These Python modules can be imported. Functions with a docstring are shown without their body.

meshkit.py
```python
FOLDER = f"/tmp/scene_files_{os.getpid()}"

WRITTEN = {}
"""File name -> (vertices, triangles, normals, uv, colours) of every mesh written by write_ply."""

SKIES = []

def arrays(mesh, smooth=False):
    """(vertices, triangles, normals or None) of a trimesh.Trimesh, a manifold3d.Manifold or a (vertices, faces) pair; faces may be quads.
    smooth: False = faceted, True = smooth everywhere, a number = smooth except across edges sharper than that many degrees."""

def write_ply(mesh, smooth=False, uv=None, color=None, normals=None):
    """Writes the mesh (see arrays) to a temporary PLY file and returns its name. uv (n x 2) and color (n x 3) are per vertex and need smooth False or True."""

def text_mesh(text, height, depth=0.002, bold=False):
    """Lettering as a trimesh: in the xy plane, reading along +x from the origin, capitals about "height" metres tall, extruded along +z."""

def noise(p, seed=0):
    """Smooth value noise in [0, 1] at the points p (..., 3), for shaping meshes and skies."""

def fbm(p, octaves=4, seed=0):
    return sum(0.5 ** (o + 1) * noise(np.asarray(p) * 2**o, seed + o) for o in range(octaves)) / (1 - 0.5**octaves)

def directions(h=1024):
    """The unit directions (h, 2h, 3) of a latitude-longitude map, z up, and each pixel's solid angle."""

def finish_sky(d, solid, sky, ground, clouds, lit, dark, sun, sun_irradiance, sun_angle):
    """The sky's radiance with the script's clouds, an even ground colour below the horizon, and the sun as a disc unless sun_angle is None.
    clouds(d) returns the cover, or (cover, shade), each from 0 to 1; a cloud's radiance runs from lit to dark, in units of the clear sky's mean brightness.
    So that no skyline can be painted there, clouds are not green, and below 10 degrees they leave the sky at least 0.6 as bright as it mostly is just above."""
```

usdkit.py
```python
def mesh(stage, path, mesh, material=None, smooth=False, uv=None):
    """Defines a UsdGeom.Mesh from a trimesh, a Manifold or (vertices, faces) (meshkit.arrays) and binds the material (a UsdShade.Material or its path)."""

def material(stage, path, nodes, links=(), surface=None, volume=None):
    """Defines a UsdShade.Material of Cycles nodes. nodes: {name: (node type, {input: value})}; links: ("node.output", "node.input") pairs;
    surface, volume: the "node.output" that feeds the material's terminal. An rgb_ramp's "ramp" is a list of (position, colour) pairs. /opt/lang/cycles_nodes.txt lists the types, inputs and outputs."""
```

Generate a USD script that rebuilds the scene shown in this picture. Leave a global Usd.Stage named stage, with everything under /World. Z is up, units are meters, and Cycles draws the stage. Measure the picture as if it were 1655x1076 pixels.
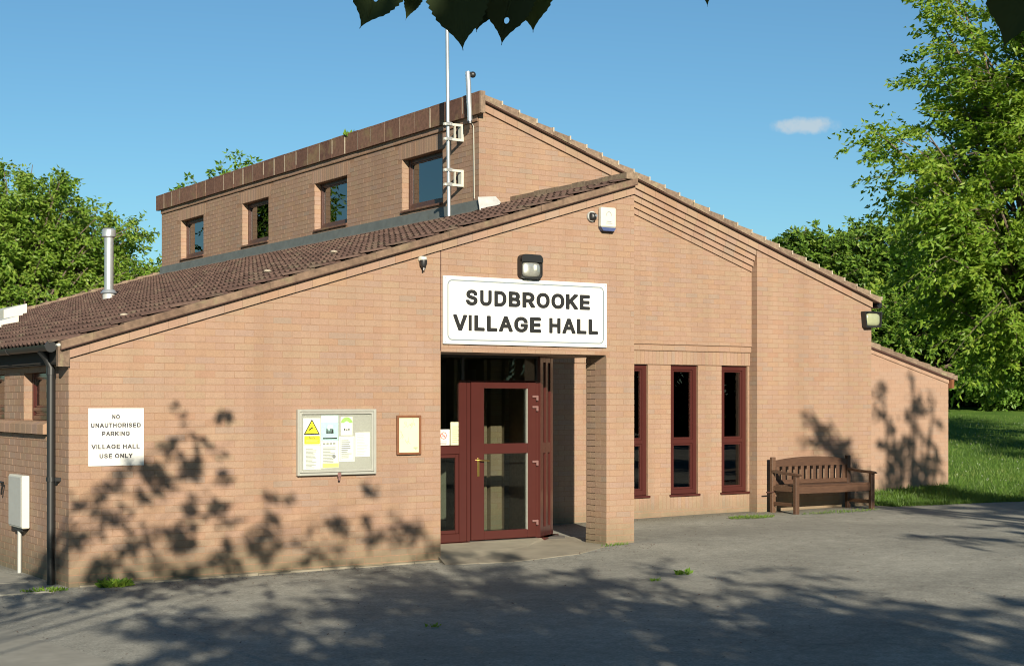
import math, random
import numpy as np, trimesh, shapely, shapely.affinity, usdkit, meshkit
from shapely.geometry import Polygon, box as sbox, LineString
from shapely.ops import unary_union
from pxr import Usd, UsdGeom, UsdLux, UsdShade, Sdf, Gf, Vt

random.seed(7)
rng = np.random.default_rng(7)
stage = Usd.Stage.CreateInMemory()
UsdGeom.SetStageUpAxis(stage, UsdGeom.Tokens.z)
UsdGeom.Xform.Define(stage, '/World')
UsdGeom.Scope.Define(stage, '/World/Looks')

# ------------------------------------------------------------------ camera, sky, sun, exposure
ZC, YAW = 1.85, math.radians(33.0)
cam = UsdGeom.Camera.Define(stage, '/World/camera')
cam.CreateFocalLengthAttr(50.0)
cam.CreateHorizontalApertureAttr(50.0 * 1655 / 2450)
cam.CreateVerticalApertureAttr(50.0 * 1655 / 2450 * 665 / 1024)
cam.CreateVerticalApertureOffsetAttr(50.0 * 110 / 2450)
cam.CreateFStopAttr(0.0)
cam.CreateExposureAttr(1.06)
cam.AddTransformOp().Set(Gf.Matrix4d().SetRotate(Gf.Rotation(Gf.Vec3d(1, 0, 0), 90)) * Gf.Matrix4d().SetRotate(Gf.Rotation(Gf.Vec3d(0, 0, 1), -33.0)) * Gf.Matrix4d().SetTranslate(Gf.Vec3d(0, 0, ZC)))
SUN = np.array([-0.385, -1.0, 0.385])          # towards the sun
SUN = SUN / np.linalg.norm(SUN)
ELEV, ROT = math.asin(SUN[2]), math.atan2(SUN[0], SUN[1])
CL = np.array([0.683, 0.709, 0.1755])
CL = CL / np.linalg.norm(CL)
side = np.cross(CL, [0, 0, 1.0]); side /= np.linalg.norm(side)
upv = np.cross(side, CL)
sky_look = usdkit.material(stage, '/World/Looks/sky_look', {
    'sky': ('sky_texture', {'sky_type': 'single_scattering', 'sun_disc': False, 'sun_elevation': ELEV, 'sun_rotation': ROT, 'altitude': 100.0, 'air_density': 1.0, 'aerosol_density': 0.35, 'ozone_density': 3.0}),
    'tc': ('texture_coordinate', {}),
    'dx': ('vector_math', {'math_type': 'dot_product', 'vector2': side / 0.0215}),
    'dy': ('vector_math', {'math_type': 'dot_product', 'vector2': upv / 0.0056}),
    'off': ('math', {'math_type': 'add', 'value2': 0.0}),
    'xx': ('math', {'math_type': 'multiply'}), 'yy': ('math', {'math_type': 'multiply'}),
    'r2': ('math', {'math_type': 'add'}),
    'nz': ('noise_texture', {'scale': 130.0, 'detail': 4.0, 'roughness': 0.6}),
    'nn': ('math', {'math_type': 'multiply_add', 'value2': 1.8, 'value3': -0.9}),
    'sum': ('math', {'math_type': 'add'}),
    'front': ('vector_math', {'math_type': 'dot_product', 'vector2': CL}),
    'fr': ('math', {'math_type': 'greater_than', 'value2': 0.9}),
    'ramp': ('map_range', {'range_type': 'smoothstep', 'from_min': 1.25, 'from_max': 0.0, 'to_min': 0.0, 'to_max': 0.62, 'clamp': True}),
    'fm': ('math', {'math_type': 'multiply'}),
    'tint': ('mix_color', {'blend_type': 'multiply', 'fac': 1.0, 'b': (0.66, 0.95, 1.0)}),
    'mix': ('mix_color', {'b': (6.3, 6.6, 6.5)}),
    'bg': ('background_shader', {'strength': 0.051}),
}, [('tc.generated', 'dx.vector1'), ('tc.generated', 'dy.vector1'), ('tc.generated', 'nz.vector'), ('dx.value', 'xx.value1'), ('dx.value', 'xx.value2'),
    ('dy.value', 'off.value1'), ('off.value', 'yy.value1'), ('off.value', 'yy.value2'), ('xx.value', 'r2.value1'), ('yy.value', 'r2.value2'), ('nz.fac', 'nn.value1'),
    ('r2.value', 'sum.value1'), ('nn.value', 'sum.value2'), ('sum.value', 'ramp.value'), ('tc.generated', 'front.vector1'), ('front.value', 'fr.value1'), ('ramp.result', 'fm.value1'), ('fr.value', 'fm.value2'),
    ('fm.value', 'mix.fac'), ('sky.color', 'tint.a'), ('tint.result', 'mix.a'), ('mix.result', 'bg.color')], surface='bg.background')
dome = UsdLux.DomeLight.Define(stage, '/World/sky')
dome.CreateIntensityAttr(1.0)
UsdShade.MaterialBindingAPI.Apply(dome.GetPrim()).Bind(sky_look)
sun = UsdLux.DistantLight.Define(stage, '/World/sun')
sun.CreateIntensityAttr(1.25)
sun.CreateAngleAttr(0.5)
sun.CreateColorAttr(Gf.Vec3f(1.0, 0.90, 0.73))
sun.GetPrim().CreateAttribute('inputs:normalize', Sdf.ValueTypeNames.Bool).Set(True)
zax = Gf.Vec3d(*map(float, SUN)); xax = Gf.Cross(Gf.Vec3d(0, 0, 1), zax).GetNormalized(); yax = Gf.Cross(zax, xax)
sun.AddTransformOp().Set(Gf.Matrix4d(xax[0], xax[1], xax[2], 0, yax[0], yax[1], yax[2], 0, zax[0], zax[1], zax[2], 0, 0, 0, 20, 1))

# ------------------------------------------------------------------ helpers
counts = {}
bases = {'/World': np.zeros(3)}
def numbered(parent, name):
    k = counts.get((parent, name), 0); counts[(parent, name)] = k + 1
    return f'{parent}/{name}' + (f'_{k:03d}' if k else '')
def tag(prim, label=None, cat=None, group=None, kind=None):
    for k, v in (('label', label), ('category', cat), ('group', group), ('kind', kind)):
        if v: prim.SetCustomDataByKey(k, v)
def thing(name, base, label, cat, group=None):
    p = numbered('/World', name); x = UsdGeom.Xform.Define(stage, p); x.AddTranslateOp().Set(Gf.Vec3d(*map(float, base)))
    bases[p] = np.array(base, float); tag(x.GetPrim(), label, cat, group); return p
def holder(parent, name, label=None):
    p = numbered(parent, name); x = UsdGeom.Xform.Define(stage, p); bases[p] = bases[parent]
    tag(x.GetPrim(), label); return p
def put(parent, name, mesh, mat, tone=None, smooth=False, label=None, kind=None):
    """One Mesh prim under parent; the mesh is in world coordinates."""
    p = numbered(parent, name)
    v, f, n = meshkit.arrays(mesh, smooth)
    b = bases.get(parent, np.zeros(3)); bases[p] = b
    m = UsdGeom.Mesh.Define(stage, p)
    m.CreatePointsAttr(Vt.Vec3fArray.FromNumpy((v - b).astype(np.float32)))
    m.CreateFaceVertexCountsAttr(Vt.IntArray.FromNumpy(np.full(len(f), 3, np.int32)))
    m.CreateFaceVertexIndicesAttr(Vt.IntArray.FromNumpy(f.astype(np.int32).ravel()))
    m.CreateSubdivisionSchemeAttr('none')
    if n is not None:
        m.CreateNormalsAttr(Vt.Vec3fArray.FromNumpy(n.astype(np.float32))); m.SetNormalsInterpolation('vertex')
    if tone is not None:
        tone = np.broadcast_to(np.asarray(tone, np.float32), (len(v),))
        UsdGeom.PrimvarsAPI(m).CreatePrimvar('tone', Sdf.ValueTypeNames.FloatArray, 'vertex').Set(Vt.FloatArray.FromNumpy(np.ascontiguousarray(tone)))
    UsdShade.MaterialBindingAPI.Apply(m.GetPrim()).Bind(L[mat])
    tag(m.GetPrim(), label, kind=kind)
    return p
def prim(path): return stage.GetPrimAtPath(path)
def single(name, mesh, mat, label, cat, group=None, kind=None, **k):
    p = put('/World', name, mesh, mat, **k); tag(prim(p), label, cat, group, kind); return p
def cat(*ms):
    vs, fs, n = [], [], 0
    for m in ms:
        v, f, _ = meshkit.arrays(m); vs.append(v); fs.append(f + n); n += len(v)
    return np.vstack(vs), np.vstack(fs)
BOXF = np.array([[0, 2, 1], [0, 3, 2], [4, 5, 6], [4, 6, 7], [0, 1, 5], [0, 5, 4], [1, 2, 6], [1, 6, 5], [2, 3, 7], [2, 7, 6], [3, 0, 4], [3, 4, 7]])
def bx(x0, x1, y0, y1, z0, z1):
    v = np.array([[x0, y0, z0], [x1, y0, z0], [x1, y1, z0], [x0, y1, z0], [x0, y0, z1], [x1, y0, z1], [x1, y1, z1], [x0, y1, z1]], float)
    return v, BOXF
def bevel_box(x0, x1, y0, y1, z0, z1, r=0.006):
    import manifold3d as m3
    pts = []
    for x in (x0, x1):
        for y in (y0, y1):
            for z in (z0, z1):
                for k in range(3):
                    p = [x, y, z]; c = [(x0 + x1) / 2, (y0 + y1) / 2, (z0 + z1) / 2]
                    for j in range(3):
                        if j != k: p[j] += r if p[j] < c[j] else -r
                    pts.append(p)
    return m3.Manifold.hull_points(pts)
def tube(path, rad, sides=10, caps=True):
    p = np.asarray(path, float); r = np.broadcast_to(np.asarray(rad, float), (len(p),))
    t = np.gradient(p, axis=0); t /= np.linalg.norm(t, axis=1, keepdims=True) + 1e-12
    up = np.where(np.abs(t[:, 2:]) < 0.9, [0, 0, 1.0], [1.0, 0, 0])
    a = np.cross(t, up); a /= np.linalg.norm(a, axis=1, keepdims=True) + 1e-12
    for i in range(1, len(a)):
        if (a[i] * a[i - 1]).sum() < 0: a[i] *= -1
    b = np.cross(t, a); ang = np.arange(sides) * 2 * np.pi / sides
    v = (p[:, None] + r[:, None, None] * (np.cos(ang)[None, :, None] * a[:, None] + np.sin(ang)[None, :, None] * b[:, None])).reshape(-1, 3)
    i, j = np.meshgrid(np.arange(len(p) - 1), np.arange(sides), indexing='ij')
    q = np.stack([i * sides + j, i * sides + (j + 1) % sides, (i + 1) * sides + (j + 1) % sides, (i + 1) * sides + j], -1).reshape(-1, 4)
    f = np.vstack([q[:, [0, 1, 2]], q[:, [0, 2, 3]]])
    if caps:
        n = len(v); v = np.vstack([v, p[:1], p[-1:]]); k = np.arange(sides); e = (len(p) - 1) * sides
        f = np.vstack([f, np.stack([k, np.full(sides, n), (k + 1) % sides], 1), np.stack([e + k, e + (k + 1) % sides, np.full(sides, n + 1)], 1)])
    return v, f
class Fr:
    """A wall's own axes: u along it (to the right for someone outside), z up, n outwards."""
    def __init__(s, O, U): s.O = np.array(O, float); s.U = np.array(U, float) / np.linalg.norm(U); s.N = np.array([s.U[1], -s.U[0], 0.0])
    def P(s, uzn):
        a = np.asarray(uzn, float); return s.O + a[:, :1] * s.U + a[:, 1:2] * [0, 0, 1.0] + a[:, 2:3] * s.N
    def box(s, u0, u1, z0, z1, n0, n1):
        v, f = bx(u0, u1, 0, 1, z0, z1)
        return s.P(np.stack([v[:, 0], v[:, 2], np.where(v[:, 1] > 0.5, n0, n1)], 1)), f
    def rbox(s, u0, u1, z0, z1, n0, n1, r=0.006):
        v, f, _ = meshkit.arrays(bevel_box(u0, u1, -n1, -n0, z0, z1, r)); return s.P(np.stack([v[:, 0], v[:, 2], -v[:, 1]], 1)), f
    def poly(s, pg, n0, n1):
        out = []
        for g in getattr(pg, 'geoms', [pg]):
            m = trimesh.creation.extrude_polygon(g, n1 - n0, engine='earcut'); v = np.array(m.vertices)
            out.append((s.P(np.stack([v[:, 0], v[:, 1], v[:, 2] + n0], 1)), np.array(m.faces)))
        return cat(*out)
    def text(s, txt, uc, z, h, n, bold=2, depth=0.003, width=None, grow=0.0):
        m = meshkit.text_mesh(txt, h, depth, bold=bold)
        if grow:                                  # heavier strokes: the outline of the letters, offset
            tv, tf = np.array(m.vertices), np.array(m.faces); top = tf[(tv[tf][:, :, 2] > depth * .99).all(1)]
            pg = unary_union([Polygon(tv[t, :2]).buffer(1e-5) for t in top]).simplify(h * .004).buffer(grow, join_style=2, mitre_limit=1.5).simplify(h * .004)
            m = trimesh.util.concatenate([trimesh.creation.extrude_polygon(g, depth, engine='earcut') for g in getattr(pg, 'geoms', [pg])])
        v = np.array(m.vertices)
        w = v[:, 0].max() - v[:, 0].min(); k = 1.0 if width is None else width / w
        v[:, 0] = (v[:, 0] - (v[:, 0].max() + v[:, 0].min()) / 2) * k
        return s.P(np.stack([v[:, 0] + uc, v[:, 1] + z, v[:, 2] + n], 1)), np.array(m.faces)
INK = dict(S=585, U=580, D=610, B=600, R=650, O=690, K=655, E=550, V=660, I=150, L=505, A=700, G=680, H=580, N=580, T=580, P=560, Y=650)
ADV = dict(S=667, U=722, D=722, B=722, R=722, O=778, K=722, E=667, V=667, I=278, L=611, A=722, G=778, H=722, N=722, T=611, P=667, Y=667)
def sign_text(fr, txt, uc, z, h, n, width, stem=0.245, depth=0.0015):
    """Heavy plain capitals, spaced letter by letter."""
    k = h / 716.0; x, out = 0.0, []
    for ch in txt:
        if ch == ' ': x += 290; continue
        m = meshkit.text_mesh(ch, h, depth, bold=1); tv, tf = np.array(m.vertices), np.array(m.faces); top = tf[(tv[tf][:, :, 2] > depth * .99).all(1)]
        pg = unary_union([Polygon(tv[t, :2]).buffer(1e-5) for t in top]).simplify(h * .006).buffer(h * (stem - .155) / 2, join_style=2, mitre_limit=2).simplify(h * .005)
        if ch == 'I': pg = sbox(0, 0, .2, 1)
        a, b, c, d = pg.bounds; ink = INK[ch] * k; pg = shapely.affinity.scale(shapely.affinity.translate(pg, -a, -b), ink / (c - a), h / (d - b), origin=(0, 0))
        out.append((pg, x * k + (ADV[ch] * k - ink) / 2)); x += ADV[ch]
    total = x * k; st = width / total; ms = []
    for pg, x0 in out:
        for g in getattr(pg, 'geoms', [pg]):
            m = trimesh.creation.extrude_polygon(g, depth, engine='earcut'); v = np.array(m.vertices)
            ms.append((fr.P(np.column_stack([(v[:, 0] + x0) * st + uc - width / 2, v[:, 1] + z, v[:, 2] + n])), np.array(m.faces)))
    return cat(*ms)
def ground_z(x, y):
    x, y = np.asarray(x, float), np.asarray(y, float)
    g = np.interp(x, [-40, 4.6, 9, 11.6, 16, 19, 25, 80], [-0.3, -0.06, -0.045, 0.03, 0.075, 0.095, 0.2, 0.5])
    d = 0.5446 * x + 0.8387 * y
    return g + 0.041 * np.clip(d - 27.5, 0, 33) * np.clip((x - 12) / 8, 0, 1)

# ------------------------------------------------------------------ materials
L = {}
def simple(name, col, rough=0.6, metal=0.0, noise=0.12, scale=30.0, bump=0.0, spec=0.5, coat=0.0, bscale=None, dist=0.004):
    c = np.array(col, float)
    nodes = {'pos': ('geometry', {}), 'n': ('noise_texture', {'scale': scale, 'detail': 5.0, 'roughness': 0.6}),
             'r': ('rgb_ramp', {'ramp': [(0.25, c * (1 - noise)), (0.75, c * (1 + noise))]}),
             'p': ('principled_bsdf', {'roughness': rough, 'metallic': metal, 'specular_ior_level': spec, 'coat_weight': coat})}
    links = [('pos.position', 'n.vector'), ('n.fac', 'r.fac'), ('r.color', 'p.base_color')]
    if bump:
        nodes['n2'] = ('noise_texture', {'scale': bscale or scale * 3, 'detail': 4.0}); nodes['b'] = ('bump', {'strength': bump, 'distance': dist})
        links += [('pos.position', 'n2.vector'), ('n2.fac', 'b.height'), ('b.normal', 'p.normal')]
    L[name] = usdkit.material(stage, '/World/Looks/' + name, nodes, links, surface='p.BSDF')
def toned(name, ramp, rough=0.85, nscale=45.0, namp=0.25, dirt=None, bump=0.4, spec=0.3, patch=None, pscale=1.3, pthr=(0.55, 0.7), bscale=140.0, dist=0.003, streak=False):
    nodes = {'pos': ('geometry', {}), 'a': ('attribute', {'attribute': 'tone'}), 'r': ('rgb_ramp', {'ramp': ramp}),
             'n': ('noise_texture', {'scale': nscale, 'detail': 6.0, 'roughness': 0.65}), 'nr': ('map_range', {'from_min': 0.3, 'from_max': 0.7, 'to_min': 1 - namp, 'to_max': 1 + namp}),
             'sc': ('vector_math', {'math_type': 'scale'}),
             'n2': ('noise_texture', {'scale': bscale, 'detail': 4.0}), 'b': ('bump', {'strength': bump, 'distance': dist}),
             'p': ('principled_bsdf', {'roughness': rough, 'specular_ior_level': spec})}
    links = [('a.fac', 'r.fac'), ('pos.position', 'n.vector'), ('n.fac', 'nr.value'), ('r.color', 'sc.vector1'), ('nr.result', 'sc.scale'), ('pos.position', 'n2.vector'), ('n2.fac', 'b.height'), ('b.normal', 'p.normal')]
    out = 'sc.vector'
    if streak:                                   # weather runs: tall soft bands of grime
        nodes['sm'] = ('mapping', {'scale': (2.2, 2.2, 0.28)}); nodes['sn'] = ('noise_texture', {'scale': 1.0, 'detail': 6.0, 'roughness': 0.65}); nodes['sr'] = ('map_range', {'from_min': 0.35, 'from_max': 0.68, 'to_min': 0.92, 'to_max': 1.12, 'clamp': True}); nodes['ss'] = ('vector_math', {'math_type': 'scale'})
        links += [('pos.position', 'sm.vector'), ('sm.vector', 'sn.vector'), ('sn.fac', 'sr.value'), (out, 'ss.vector1'), ('sr.result', 'ss.scale')]; out = 'ss.vector'
    if patch is not None:
        nodes['pn'] = ('noise_texture', {'scale': pscale, 'detail': 7.0, 'roughness': 0.7}); nodes['pm'] = ('map_range', {'from_min': pthr[0], 'from_max': pthr[1], 'to_min': 0.0, 'to_max': 0.75, 'clamp': True}); nodes['px'] = ('mix_color', {'b': patch})
        links += [('pos.position', 'pn.vector'), ('pn.fac', 'pm.value'), ('pm.result', 'px.fac'), (out, 'px.a')]; out = 'px.result'
    if dirt is not None:
        nodes['xyz'] = ('separate_xyz', {}); nodes['dn'] = ('noise_texture', {'scale': 5.0, 'detail': 6.0, 'roughness': 0.7})
        nodes['dz'] = ('math', {'math_type': 'multiply_add', 'value2': -0.5})
        nodes['dm'] = ('map_range', {'from_min': 0.16, 'from_max': -0.28, 'to_min': 0.0, 'to_max': 0.8, 'clamp': True}); nodes['dx'] = ('mix_color', {'b': dirt})
        links += [('pos.position', 'xyz.vector'), ('pos.position', 'dn.vector'), ('dn.fac', 'dz.value1'), ('xyz.z', 'dz.value3'), ('dz.value', 'dm.value'), ('dm.result', 'dx.fac'), (out, 'dx.a')]; out = 'dx.result'
    links.append((out, 'p.base_color'))
    L[name] = usdkit.material(stage, '/World/Looks/' + name, nodes, links, surface='p.BSDF')
toned('brick', [(0, (0.222, 0.136, 0.092)), (0.2, (0.232, 0.151, 0.098)), (0.35, (0.220, 0.141, 0.102)), (0.55, (0.229, 0.153, 0.107)), (0.7, (0.221, 0.154, 0.103)), (0.85, (0.217, 0.146, 0.111)), (1, (0.205, 0.149, 0.111))], nscale=60.0, namp=0.12, dirt=(0.11, 0.10, 0.06), bump=0.35, patch=(0.275, 0.185, 0.132), pscale=0.9, pthr=(0.54, 0.85), streak=True)
toned('wing_brick', [(0, (0.245, 0.155, 0.108)), (0.5, (0.262, 0.172, 0.122)), (1, (0.24, 0.166, 0.124))], nscale=60.0, namp=0.14, dirt=(0.11, 0.10, 0.06), bump=0.3)
simple('mortar', (0.212, 0.130, 0.085), 0.9, noise=0.2, scale=25, bump=0.4, spec=0.2)
simple('wing_mortar', (0.245, 0.162, 0.115), 0.9, noise=0.15, scale=25, spec=0.2)
TILE = [(0, (0.058, 0.034, 0.027)), (0.5, (0.078, 0.046, 0.036)), (1, (0.105, 0.066, 0.050))]
toned('roof_tile', TILE, rough=0.8, nscale=22.0, namp=0.35, bump=0.5, patch=(0.14, 0.125, 0.08), pscale=2.2, pthr=(0.53, 0.78))
toned('verge_tile', [(0, (0.118, 0.082, 0.058)), (0.5, (0.148, 0.105, 0.075)), (1, (0.175, 0.13, 0.09))], rough=0.85, nscale=18.0, namp=0.35, bump=0.6, patch=(0.25, 0.24, 0.13), pscale=4.0, pthr=(0.55, 0.72))
toned('left_verge', [(0, (0.105, 0.068, 0.047)), (0.5, (0.12, 0.08, 0.055)), (1, (0.135, 0.092, 0.063))], rough=0.9, nscale=14.0, namp=0.35, bump=0.8, patch=(0.15, 0.135, 0.075), pscale=3.0, pthr=(0.52, 0.72))
toned('ridge_tile', [(0, (0.092, 0.047, 0.034)), (0.5, (0.118, 0.062, 0.043)), (1, (0.142, 0.078, 0.055))], rough=0.85, nscale=14.0, namp=0.3, bump=0.6, patch=(0.17, 0.13, 0.065), pscale=3.0, pthr=(0.52, 0.7))
simple('pale_mortar', (0.30, 0.26, 0.20), 0.9, noise=0.25, scale=40, bump=0.5)
simple('lead', (0.085, 0.095, 0.09), 0.6, noise=0.2, scale=6, bump=0.15)
simple('new_lead', (0.42, 0.42, 0.40), 0.45, metal=0.3, noise=0.2, scale=9)
simple('brown_upvc', (0.048, 0.013, 0.011), 0.17, noise=0.06, scale=3, spec=0.5)
simple('dark_frame', (0.055, 0.026, 0.02), 0.4, noise=0.1, scale=5)
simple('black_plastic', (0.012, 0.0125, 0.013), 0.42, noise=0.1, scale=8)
simple('soffit', (0.03, 0.026, 0.023), 0.85, spec=0.2)
simple('soffit_board', (0.22, 0.14, 0.10), 0.7)
simple('white_sign', (0.52, 0.52, 0.495), 0.35, noise=0.02, scale=6)
simple('black_letter', (0.012, 0.012, 0.012), 0.45, noise=0.05)
simple('grey_letter', (0.045, 0.045, 0.048), 0.5, noise=0.05)
simple('grey_line', (0.16, 0.19, 0.205), 0.5, noise=0.03)
simple('aluminium', (0.46, 0.46, 0.41), 0.38, metal=0.55, noise=0.06, scale=15)
simple('board_grey', (0.25, 0.25, 0.23), 0.8, noise=0.05, scale=40)
simple('paper', (0.50, 0.51, 0.48), 0.7, noise=0.02)
simple('cream_paper', (0.46, 0.46, 0.31), 0.7, noise=0.03, scale=12)
simple('teal_print', (0.30, 0.47, 0.46), 0.6, noise=0.1, scale=40)
simple('green_print', (0.22, 0.45, 0.10), 0.6, noise=0.3, scale=60)
simple('yellow_print', (0.62, 0.55, 0.02), 0.5, noise=0.02)
simple('amber_print', (0.72, 0.60, 0.14), 0.5, noise=0.05)
simple('red_print', (0.45, 0.08, 0.05), 0.5)
simple('faint_print', (0.15, 0.155, 0.16), 0.7, noise=0.1, scale=90)
simple('map_print', (0.25, 0.28, 0.17), 0.7, noise=0.15, scale=60)
simple('wood_frame', (0.14, 0.055, 0.024), 0.45, noise=0.2, scale=18)
simple('white_plastic', (0.44, 0.44, 0.385), 0.4, noise=0.03, scale=9)
simple('grey_plastic', (0.31, 0.32, 0.305), 0.5, noise=0.05, scale=9)
simple('bead_grey', (0.17, 0.17, 0.15), 0.5)
simple('blue_plastic', (0.05, 0.07, 0.16), 0.3)
simple('galvanised', (0.52, 0.54, 0.54), 0.34, metal=0.75, noise=0.12, scale=12)
simple('white_metal', (0.40, 0.40, 0.345), 0.5, noise=0.08, scale=14)
simple('brass', (0.75, 0.52, 0.16), 0.28, metal=1.0)
simple('hinge_metal', (0.20, 0.11, 0.10), 0.4, metal=0.3)
simple('reflector', (0.62, 0.62, 0.55), 0.3, metal=0.8, noise=0.25, scale=14)
simple('lamp_glass', (0.23, 0.25, 0.15), 0.22, noise=0.12, scale=14, coat=0.6)
simple('concrete', (0.19, 0.168, 0.125), 0.9, noise=0.22, scale=3.5, bump=0.4, bscale=90)
simple('slab', (0.20, 0.195, 0.165), 0.9, noise=0.2, scale=4.0, bump=0.4, bscale=90)
simple('floor', (0.045, 0.04, 0.036), 0.7, noise=0.2, scale=6)
simple('plaster', (0.35, 0.30, 0.24), 0.9)
simple('blind', (0.16, 0.05, 0.045), 0.6)
simple('bark', (0.10, 0.075, 0.055), 0.9, noise=0.4, scale=14, bump=0.8, bscale=40, dist=0.02)
# weathered bench timber, grain along its length
L['bench_wood'] = usdkit.material(stage, '/World/Looks/bench_wood', {
    'pos': ('geometry', {}), 'm': ('mapping', {'scale': (4.0, 30.0, 40.0)}), 'n': ('noise_texture', {'scale': 2.0, 'detail': 6.0, 'roughness': 0.6}),
    'a': ('attribute', {'attribute': 'tone'}), 'mx': ('math', {'math_type': 'multiply_add', 'value2': 0.5}), 'sb': ('math', {'math_type': 'add', 'value2': -0.25}),
    'r': ('rgb_ramp', {'ramp': [(0.1, (0.034, 0.016, 0.009)), (0.5, (0.062, 0.030, 0.016)), (0.9, (0.105, 0.058, 0.034))]}),
    'b': ('bump', {'strength': 0.3, 'distance': 0.003}), 'p': ('principled_bsdf', {'roughness': 0.55})},
    [('pos.position', 'm.vector'), ('m.vector', 'n.vector'), ('a.fac', 'mx.value1'), ('n.fac', 'mx.value3'), ('mx.value', 'sb.value1'), ('sb.value', 'r.fac'), ('r.color', 'p.base_color'), ('n.fac', 'b.height'), ('b.normal', 'p.normal')], surface='p.BSDF')
def glass(name, ior, tint, rough=0.0, wave=0.0):
    L[name] = usdkit.material(stage, '/World/Looks/' + name, {
        'pos': ('geometry', {}), 'n': ('noise_texture', {'scale': 1.6, 'detail': 1.0}), 'b': ('bump', {'strength': wave, 'distance': 0.004}),
        't': ('transparent_bsdf', {'color': tint}), 'g': ('glossy_bsdf', {'color': (0.95, 0.97, 0.96), 'roughness': rough}), 'f': ('fresnel', {'IOR': ior}), 'm': ('mix_closure', {})},
        [('pos.position', 'n.vector'), ('n.fac', 'b.height'), ('b.normal', 'g.normal'), ('f.fac', 'm.fac'), ('t.BSDF', 'm.closure1'), ('g.BSDF', 'm.closure2')], surface='m.closure')
glass('window_glass', 1.75, (0.70, 0.76, 0.73), wave=0.2)
glass('door_glass', 1.42, (0.74, 0.80, 0.77), wave=0.2)
glass('upper_glass', 2.6, (0.45, 0.5, 0.5), wave=0.25)
glass('clear_cover', 1.35, (0.96, 0.97, 0.96))
def leaf_look(name, ramp, trans, tmix=0.35, rough=0.5):
    L[name] = usdkit.material(stage, '/World/Looks/' + name, {
        'a': ('attribute', {'attribute': 'tone'}), 'r': ('rgb_ramp', {'ramp': ramp}), 'p': ('principled_bsdf', {'roughness': rough, 'specular_ior_level': 0.35}),
        't': ('translucent_bsdf', {}), 'r2': ('rgb_ramp', {'ramp': trans}), 'm': ('mix_closure', {'fac': tmix})},
        [('a.fac', 'r.fac'), ('a.fac', 'r2.fac'), ('r.color', 'p.base_color'), ('r2.color', 't.color'), ('p.BSDF', 'm.closure1'), ('t.BSDF', 'm.closure2')], surface='m.closure')
leaf_look('cherry_leaf', [(0, (0.07, 0.14, 0.014)), (0.5, (0.14, 0.24, 0.024)), (1, (0.25, 0.32, 0.045))], [(0, (0.2, 0.34, 0.02)), (1, (0.42, 0.55, 0.04))], 0.45)
leaf_look('dark_leaf', [(0, (0.045, 0.10, 0.014)), (0.5, (0.09, 0.175, 0.02)), (1, (0.17, 0.25, 0.032))], [(0, (0.08, 0.15, 0.02)), (1, (0.18, 0.27, 0.03))], 0.35)
leaf_look('pale_leaf', [(0, (0.075, 0.15, 0.018)), (0.5, (0.135, 0.225, 0.028)), (1, (0.22, 0.29, 0.048))], [(0, (0.18, 0.30, 0.03)), (1, (0.36, 0.48, 0.06))], 0.42)
leaf_look('bush_leaf', [(0, (0.075, 0.15, 0.02)), (0.5, (0.11, 0.21, 0.028)), (1, (0.16, 0.27, 0.04))], [(0, (0.15, 0.28, 0.02)), (1, (0.3, 0.45, 0.05))], 0.4)
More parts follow.
